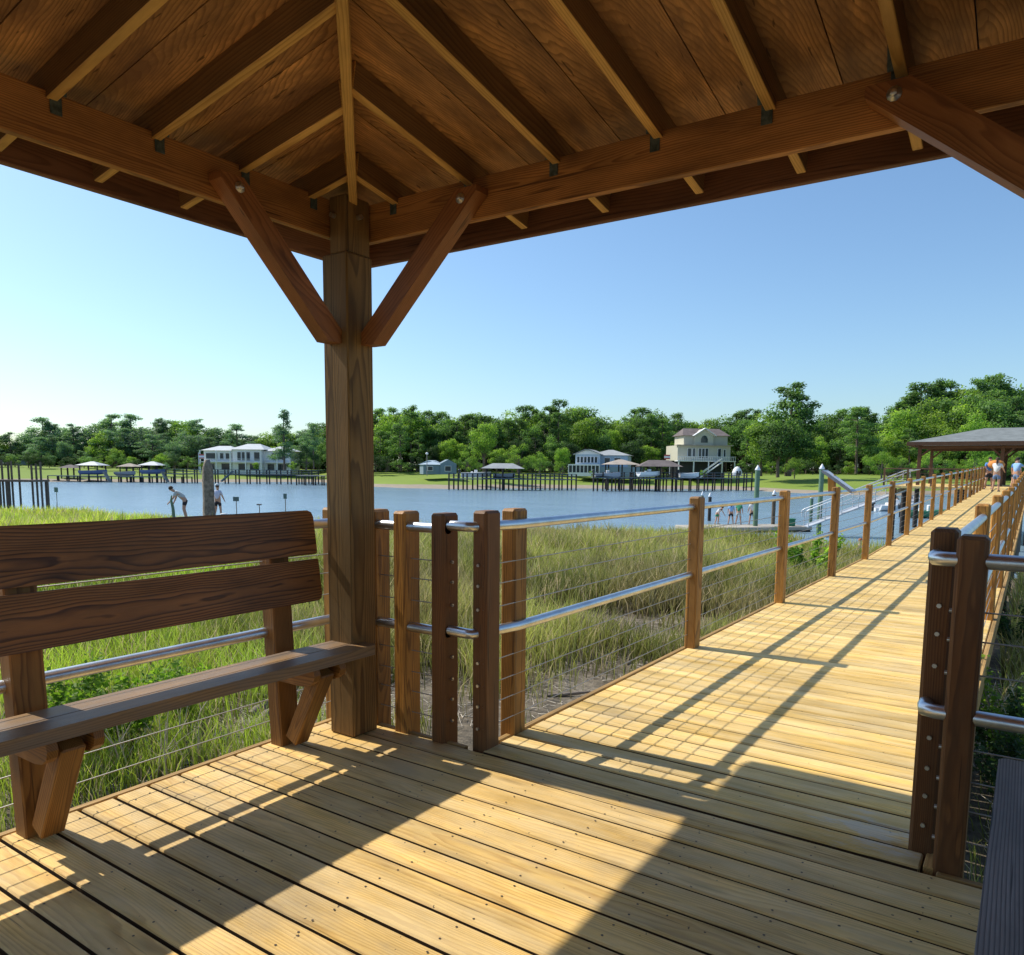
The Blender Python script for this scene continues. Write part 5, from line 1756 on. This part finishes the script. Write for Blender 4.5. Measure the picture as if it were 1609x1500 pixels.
def person(loc, rz, h, label, shirt, shorts, hair, bend=0.0, armf=(.1, .1), hat=None, sleeve=True, group=None, longhair=False, armup=0.0, legspread=.1, sit=False):
    """figure looks towards local -y; bend: forward lean of the trunk in radians"""
    root = empty('person', loc, rz, label, 'person', group); s = h / 1.75
    hip_z = .90; 
    if sit: hip_z = .45
    B = lambda y, z: (0, (-math.sin(bend) * z + math.cos(bend) * y), hip_z + math.cos(bend) * z + math.sin(bend) * y)

    def T(x, y, z):
        a = B(y, z); return Vector((x * s, a[1] * s, a[2] * s))
    V = [T(0, 0, 0), T(0, .0, .22), T(0, .0, .44), T(0, -.01, .53), T(0, -.03, .61), T(0, -.035, .72), T(0, -.02, .80)]
    E = [(0, 1), (1, 2), (2, 3), (3, 4), (4, 5), (5, 6)]
    Rr = [.125, .115, .125, .06, .065, .088, .06]
    Rr = [(a * s * 1.12, a * s * .95) for a in Rr]
    for sx in (-1, 1):
        i0 = len(V)
        sh = T(sx * .17, 0, .47)
        d = Vector((sx * .06, -armf[0 if sx < 0 else 1], -.28)); d = d.normalized() * .28
        if armup and sx > 0: d = Vector((sx * .12, -.2, .16))
        e = sh + d * s
        d2 = Vector((sx * .01, -armf[0 if sx < 0 else 1] * 1.5 - .04, -.25)).normalized() * .25
        if armup and sx > 0: d2 = Vector((-.05, -.15, .14))
        wv = e + d2 * s; hv = wv + d2.normalized() * .08 * s
        fv = hv + d2.normalized() * .07 * s
        V += [sh, e, wv, hv, fv]; E += [(2, i0), (i0, i0 + 1), (i0 + 1, i0 + 2), (i0 + 2, i0 + 3), (i0 + 3, i0 + 4)]
        Rr += [(.058 * s,) * 2, (.042 * s,) * 2, (.028 * s,) * 2, (.034 * s, .02 * s), (.016 * s, .01 * s)]
    legs = []
    for sx in (-1, 1):
        i0 = len(V)
        hx = sx * .09
        h0 = Vector((hx * s, 0, (hip_z - .04) * s))
        if sit:
            k0 = Vector((hx * s, -.42 * s, .45 * s)); a0 = Vector((hx * s, -.46 * s, .06 * s))
        else:
            k0 = Vector(((hx + sx * legspread * .4) * s, (-.03 - .05 * bend) * s, .47 * s)); a0 = Vector(((hx + sx * legspread) * s, .03 * s, .07 * s))
        t0 = a0 + Vector((sx * .01, -.14, -.035)) * s; hl = a0 + Vector((0, .05, -.04)) * s
        V += [h0, k0, a0, t0]; E += [(0, i0), (i0, i0 + 1), (i0 + 1, i0 + 2), (i0 + 2, i0 + 3)]
        Rr += [(.095 * s,) * 2, (.064 * s,) * 2, (.043 * s,) * 2, (.035 * s, .022 * s)]
        legs.append((h0, k0, a0, t0))
    skinmesh('body', V, E, Rr, M['skin'], root)
    # fingers and face are sub-pixel here; keep the outline of nose and hands
    # shirt
    g = .018
    SV = [V[0], V[1], V[2], V[3]]; SE = [(0, 1), (1, 2), (2, 3)]; SR = [((.145 + g) * s, (.12 + g) * s), ((.138 + g) * s, (.115 + g) * s), ((.15 + g) * s, (.12 + g) * s), (.075 * s, .07 * s)]
    for j in (0, 1):
        i0 = 7 + j * 5
        n0 = len(SV); SV += [V[i0], V[i0].lerp(V[i0 + 1], .75 if sleeve else .2)]; SE += [(2, n0), (n0, n0 + 1)]; SR += [(.075 * s,) * 2, (.062 * s,) * 2]
    skinmesh('shirt', SV, SE, SR, shirt, root)
    PV = [V[0] + Vector((0, 0, .03 * s)), V[0] - Vector((0, 0, .06 * s))]; PE = [(0, 1)]; PR = [((.15 + g) * s, (.13 + g) * s), ((.15 + g) * s, (.13 + g) * s)]
    for l in legs:
        n0 = len(PV); PV += [l[0] + Vector((0, 0, -.04 * s)), l[0].lerp(l[1], .72)]; PE += [(1, n0), (n0, n0 + 1)]; PR += [(.10 * s,) * 2, (.088 * s,) * 2]
    skinmesh('shorts', PV, PE, PR, shorts, root)
    for l in legs:
        mb = MB(); mb.tube([l[2] + Vector((0, .06, -.045)) * s, l[2] + Vector((0, -.02, -.03)) * s, l[3] + Vector((0, -.02, -.005)) * s], [.035 * s, .045 * s, .03 * s], 8); mb.build('shoe', M['shoe'], root)
    hc = T(0, -.015, .755)
    mb = MB(); dn = (V[6] - V[4]).normalized()
    q = [hc + Vector((0, .02 * s, 0)) - dn * .05 * s, hc + Vector((0, .015 * s, 0)), hc + dn * .055 * s, hc + dn * .09 * s]
    mb.tube(q, [.086 * s, .100 * s, .085 * s, .03 * s], 12)
    if longhair: mb.tube([hc + Vector((0, .07 * s, 0)), hc + Vector((0, .11 * s, -.15 * s)), hc + Vector((0, .10 * s, -.30 * s))], [.05 * s, .04 * s, .02 * s], 8)
    mb.build('hair', hair, root)
    if hat is not None:
        mb = MB(); q = hc + dn * .05 * s
        mb.tube([q, q + dn * .06 * s, q + dn * .10 * s], [.108 * s, .10 * s, .04 * s], 12)
        mb.prism([q + Vector((-.07, -.08, 0)) * s, q + Vector((.07, -.08, 0)) * s, q + Vector((.05, -.19, -.01)) * s, q + Vector((-.05, -.19, -.01)) * s], Vector((0, 0, .012 * s)))
        mb.build('cap', hat, root)
    # nose
    mb = MB(); fdir = Vector((0, -math.cos(bend), -math.sin(bend)))
    mb.tube([V[5] + fdir * .08 * s, V[5] + fdir * .112 * s + Vector((0, 0, -.01 * s))], [.014 * s, .010 * s], 6); mb.build('nose', M['skin'], root)
    return root


gry = cloth('grey', (.50, .55, .56)); lav = cloth('lavender', (.60, .62, .78)); blk = cloth('black', (.03, .03, .04)); nvy = cloth('navy', (.04, .05, .10))
wht = cloth('white', (.75, .75, .74)); grn = cloth('green', (.05, .28, .15)); blu = cloth('blue', (.10, .25, .60)); org = cloth('orange', (.62, .24, .05)); red_ = cloth('redshorts', (.6, .1, .1)); dgrn = cloth('darkgreen', (.06, .16, .12)); lbl = cloth('lightblue', (.30, .50, .80)); den = cloth('denim', (.16, .24, .40))


def gloc(px, foot, depth):
    a = at(px, foot, depth); return a


# two beachcombers left
D1 = 36
p = snap(at(292, 812, D1)); person((p.x, p.y, p.z), FACE - 1.25, 1.85, 'person bending forward in a grey shirt and dark shorts left of the old stump', gry, blk, M['hairbrown'], bend=.85, armf=(.05, .12))
p = snap(at(343, 812, D1 + 1)); person((p.x, p.y, p.z), FACE + 3.0, 1.62, 'person in a lavender shirt and white cap standing right of the old stump', lav, blk, M['hairbrown'], hat=wht)
# the ground below them is a low hummock of the marsh, so set the feet on it
# children on the dock
DK = 51
for (px, ph, rz, lab, sh, so, hr, bd, lg, ht) in (
        (1126, 34, .6, 'child bending over with a green skirt at the left end of the floating dock', wht, grn, M['hairbrown'], .8, True, None),
        (1148, 35, 2.9, 'child with a light blue shirt and black shorts on the floating dock', lbl, blk, M['hairdark'], 0, True, None),
        (1160, 37, 2.6, 'child in a green shirt on the floating dock', grn, gry, M['hairbrown'], .15, False, None),
        (1181, 38, 3.1, 'child in a white shirt and black shorts beside the tall green piling', wht, blk, M['hairbrown'], 0, False, wht)):
    base = at_z(px, 823.5, FD + .001)
    dd = (base - Vector((0, 0, EYE))).dot(fwd)
    person(base, FACE + rz, ph / FOC * dd, lab, sh, so, hr, bend=bd, armf=(.05, .1), longhair=lg, hat=ht)
q = snap(at_z(1351, 862, -2.2)); person((q.x, q.y, q.z), FACE + .5, 1.6, 'person in pink standing in the marsh behind the fourth boardwalk post', cloth('pink', (.70, .42, .42)), cloth('pinks', (.7, .45, .45)), cloth('redhair', (.45, .12, .06)))
# people on the boardwalk
def on_walk(x, y): return Vector((x, y, wz(y)))


person(on_walk(-1.55, 44.5), 2.9, 1.70, 'person in a white shirt and blue shorts walking on the boardwalk', wht, den, M['hairbrown'], longhair=True, armf=(.25, .3), legspread=.05)
person(on_walk(-2.0, 47.5), .4, 1.72, 'person in dark trousers carrying an orange bag on the boardwalk', blu, blk, M['hairdark'], armf=(.1, .2))
mb = MB(); c_ = on_walk(-1.75, 47.3) + Vector((0, 0, 1.25)); mb.lathe(c_ + Vector((.05, 0, -.15)), [(.2, 0), (.36, .08), (.40, .22), (.30, .38), (.08, .45)], 12); tag(mb.build('orange_bag', org), 'orange bag carried on the back of the person in dark trousers', 'bag')
person(on_walk(-.75, 46.0), 2.4, 1.70, 'person in a light blue top near the right railing of the boardwalk', lbl, den, M['hairdark'], armf=(.5, .3))
person(on_walk(-.9, 52.0), 3.0, 1.66, 'person in a blue shirt under the far pavilion roof', blu, blk, M['hairdark'])

# boats in the creek
bt = boat(1410, 800, 66, 4.6, 'small white motor boat with a black outboard seen between the railing posts', math.radians(12))
bt.location = at_z(1406, 801, WATER + .1)
pp_ = at_z(1408, 801, WATER + .1)
person(pp_ + Vector((.0, 0, .15)), FACE + 2.5, 1.7, 'person in a white shirt sitting in the small motor boat', wht, nvy, M['hairdark'], sit=True, armf=(.4, .3))
bt = boat(1500, 815, 40, 4.2, 'dark green hulled boat tied under the boardwalk', math.radians(-20), 'binside', True, True)
bt.location = at_z(1462, 812, WATER + .1)
bt = boat(1500, 815, 40, 3.4, 'rowing boat with a grey hull moored beyond the sixth boardwalk post', math.radians(60), 'greyhull', False, False)
bt.location = at_z(1432, 789, WATER + .1)

# old stump, reeds, small signs on the left
st0 = at(329, 815, 27.5); tp = at(328, 722, 27.5)
mb = MB(); hS = tp.z - st0.z
def stump():
    vs = []; fs = []; n = 12; rr = random.Random(3)
    lv = [0, .15, .3, .45, .6, .74, .86, .95, 1.0]
    offs_ = [rr.uniform(.85, 1.15) for _ in range(n)]
    for j, t in enumerate(lv):
        for k_ in range(n):
            a = 2 * math.pi * k_ / n
            r_ = (.215 - .03 * t) * offs_[k_] * rr.uniform(.93, 1.07)
            zt = t * hS
            if t > .85:
                r_ *= (1 - (t - .85) / .15 * .55)
                zt = hS * (t - (.07 if 2 < k_ < 6 else 0))
            vs.append((math.cos(a) * r_ + .0, math.sin(a) * r_, zt - .6 * (t == 0)))
    for j in range(len(lv) - 1):
        for k_ in range(n):
            a0 = j * n + k_; a1 = j * n + (k_ + 1) % n
            fs.append((a0, a1, a1 + n, a0 + n))
    fs.append(tuple((len(lv) - 1) * n + k_ for k_ in range(n)))
    mb.add(vs, fs, None, None, 0, True)


stump()
o = mb.build('old_stump', M['bark_grey']); o.location = st0
tag(o, 'weathered grey tree stump with a jagged top behind the bench', 'stump')
a = at(275, 812, 30); mb = MB()
mb.tube([(0, 0, -.9), (-.12, 0, .35), (-.22, 0, .65), (-.17, 0, .85)], [.07, .06, .045, .02], 8); o = mb.build('bent_branch', M['green_pile']); o.location = a
tag(o, 'green mossy bent branch sticking up left of the bending person', 'branch')


def post_sign(px, top, foot, depth, w_, h_, label, mat):
    a = at(px, foot, depth); hh = (foot - top) / FOC * depth
    root = empty('channel_sign', a, FACE, label, 'sign')
    mb = MB(); mb.tube([(0, 0, -1.4), (0, 0, hh)], .022, 6); mb.build('pole', M['palewood'], root)
    mb = MB(); mb.box((-w_ / 2, -.035, hh - h_), (w_ / 2, -.022, hh + .02), ch=.003); mb.build('board', M[mat], root)


post_sign(372, 781, 812, 38, .30, .20, 'small square sign on a thin pole right of the person in lavender', 'signgreen')
post_sign(449, 776, 812, 38, .17, .24, 'narrow dark marker on a pole above the right part of the bench', 'signgreen')
post_sign(408, 792, 812, 38, .26, .05, 'low T shaped marker stake between the two pole signs', 'palewood')
post_sign(90, 766, 795, 50, .25, .30, 'small round marker on a pole in front of the left river bend', 'signgreen')
p = snap(at(352, 808, 36)); mb = MB(); mb.lathe((0, 0, -.05), [(.14, 0), (.17, .25), (.17, .28)], 12); o = mb.build('white_bucket', M['white']); o.location = p; tag(o, 'white bucket on the ground beside the person in lavender', 'bucket')
print('objects', len(bpy.data.objects))
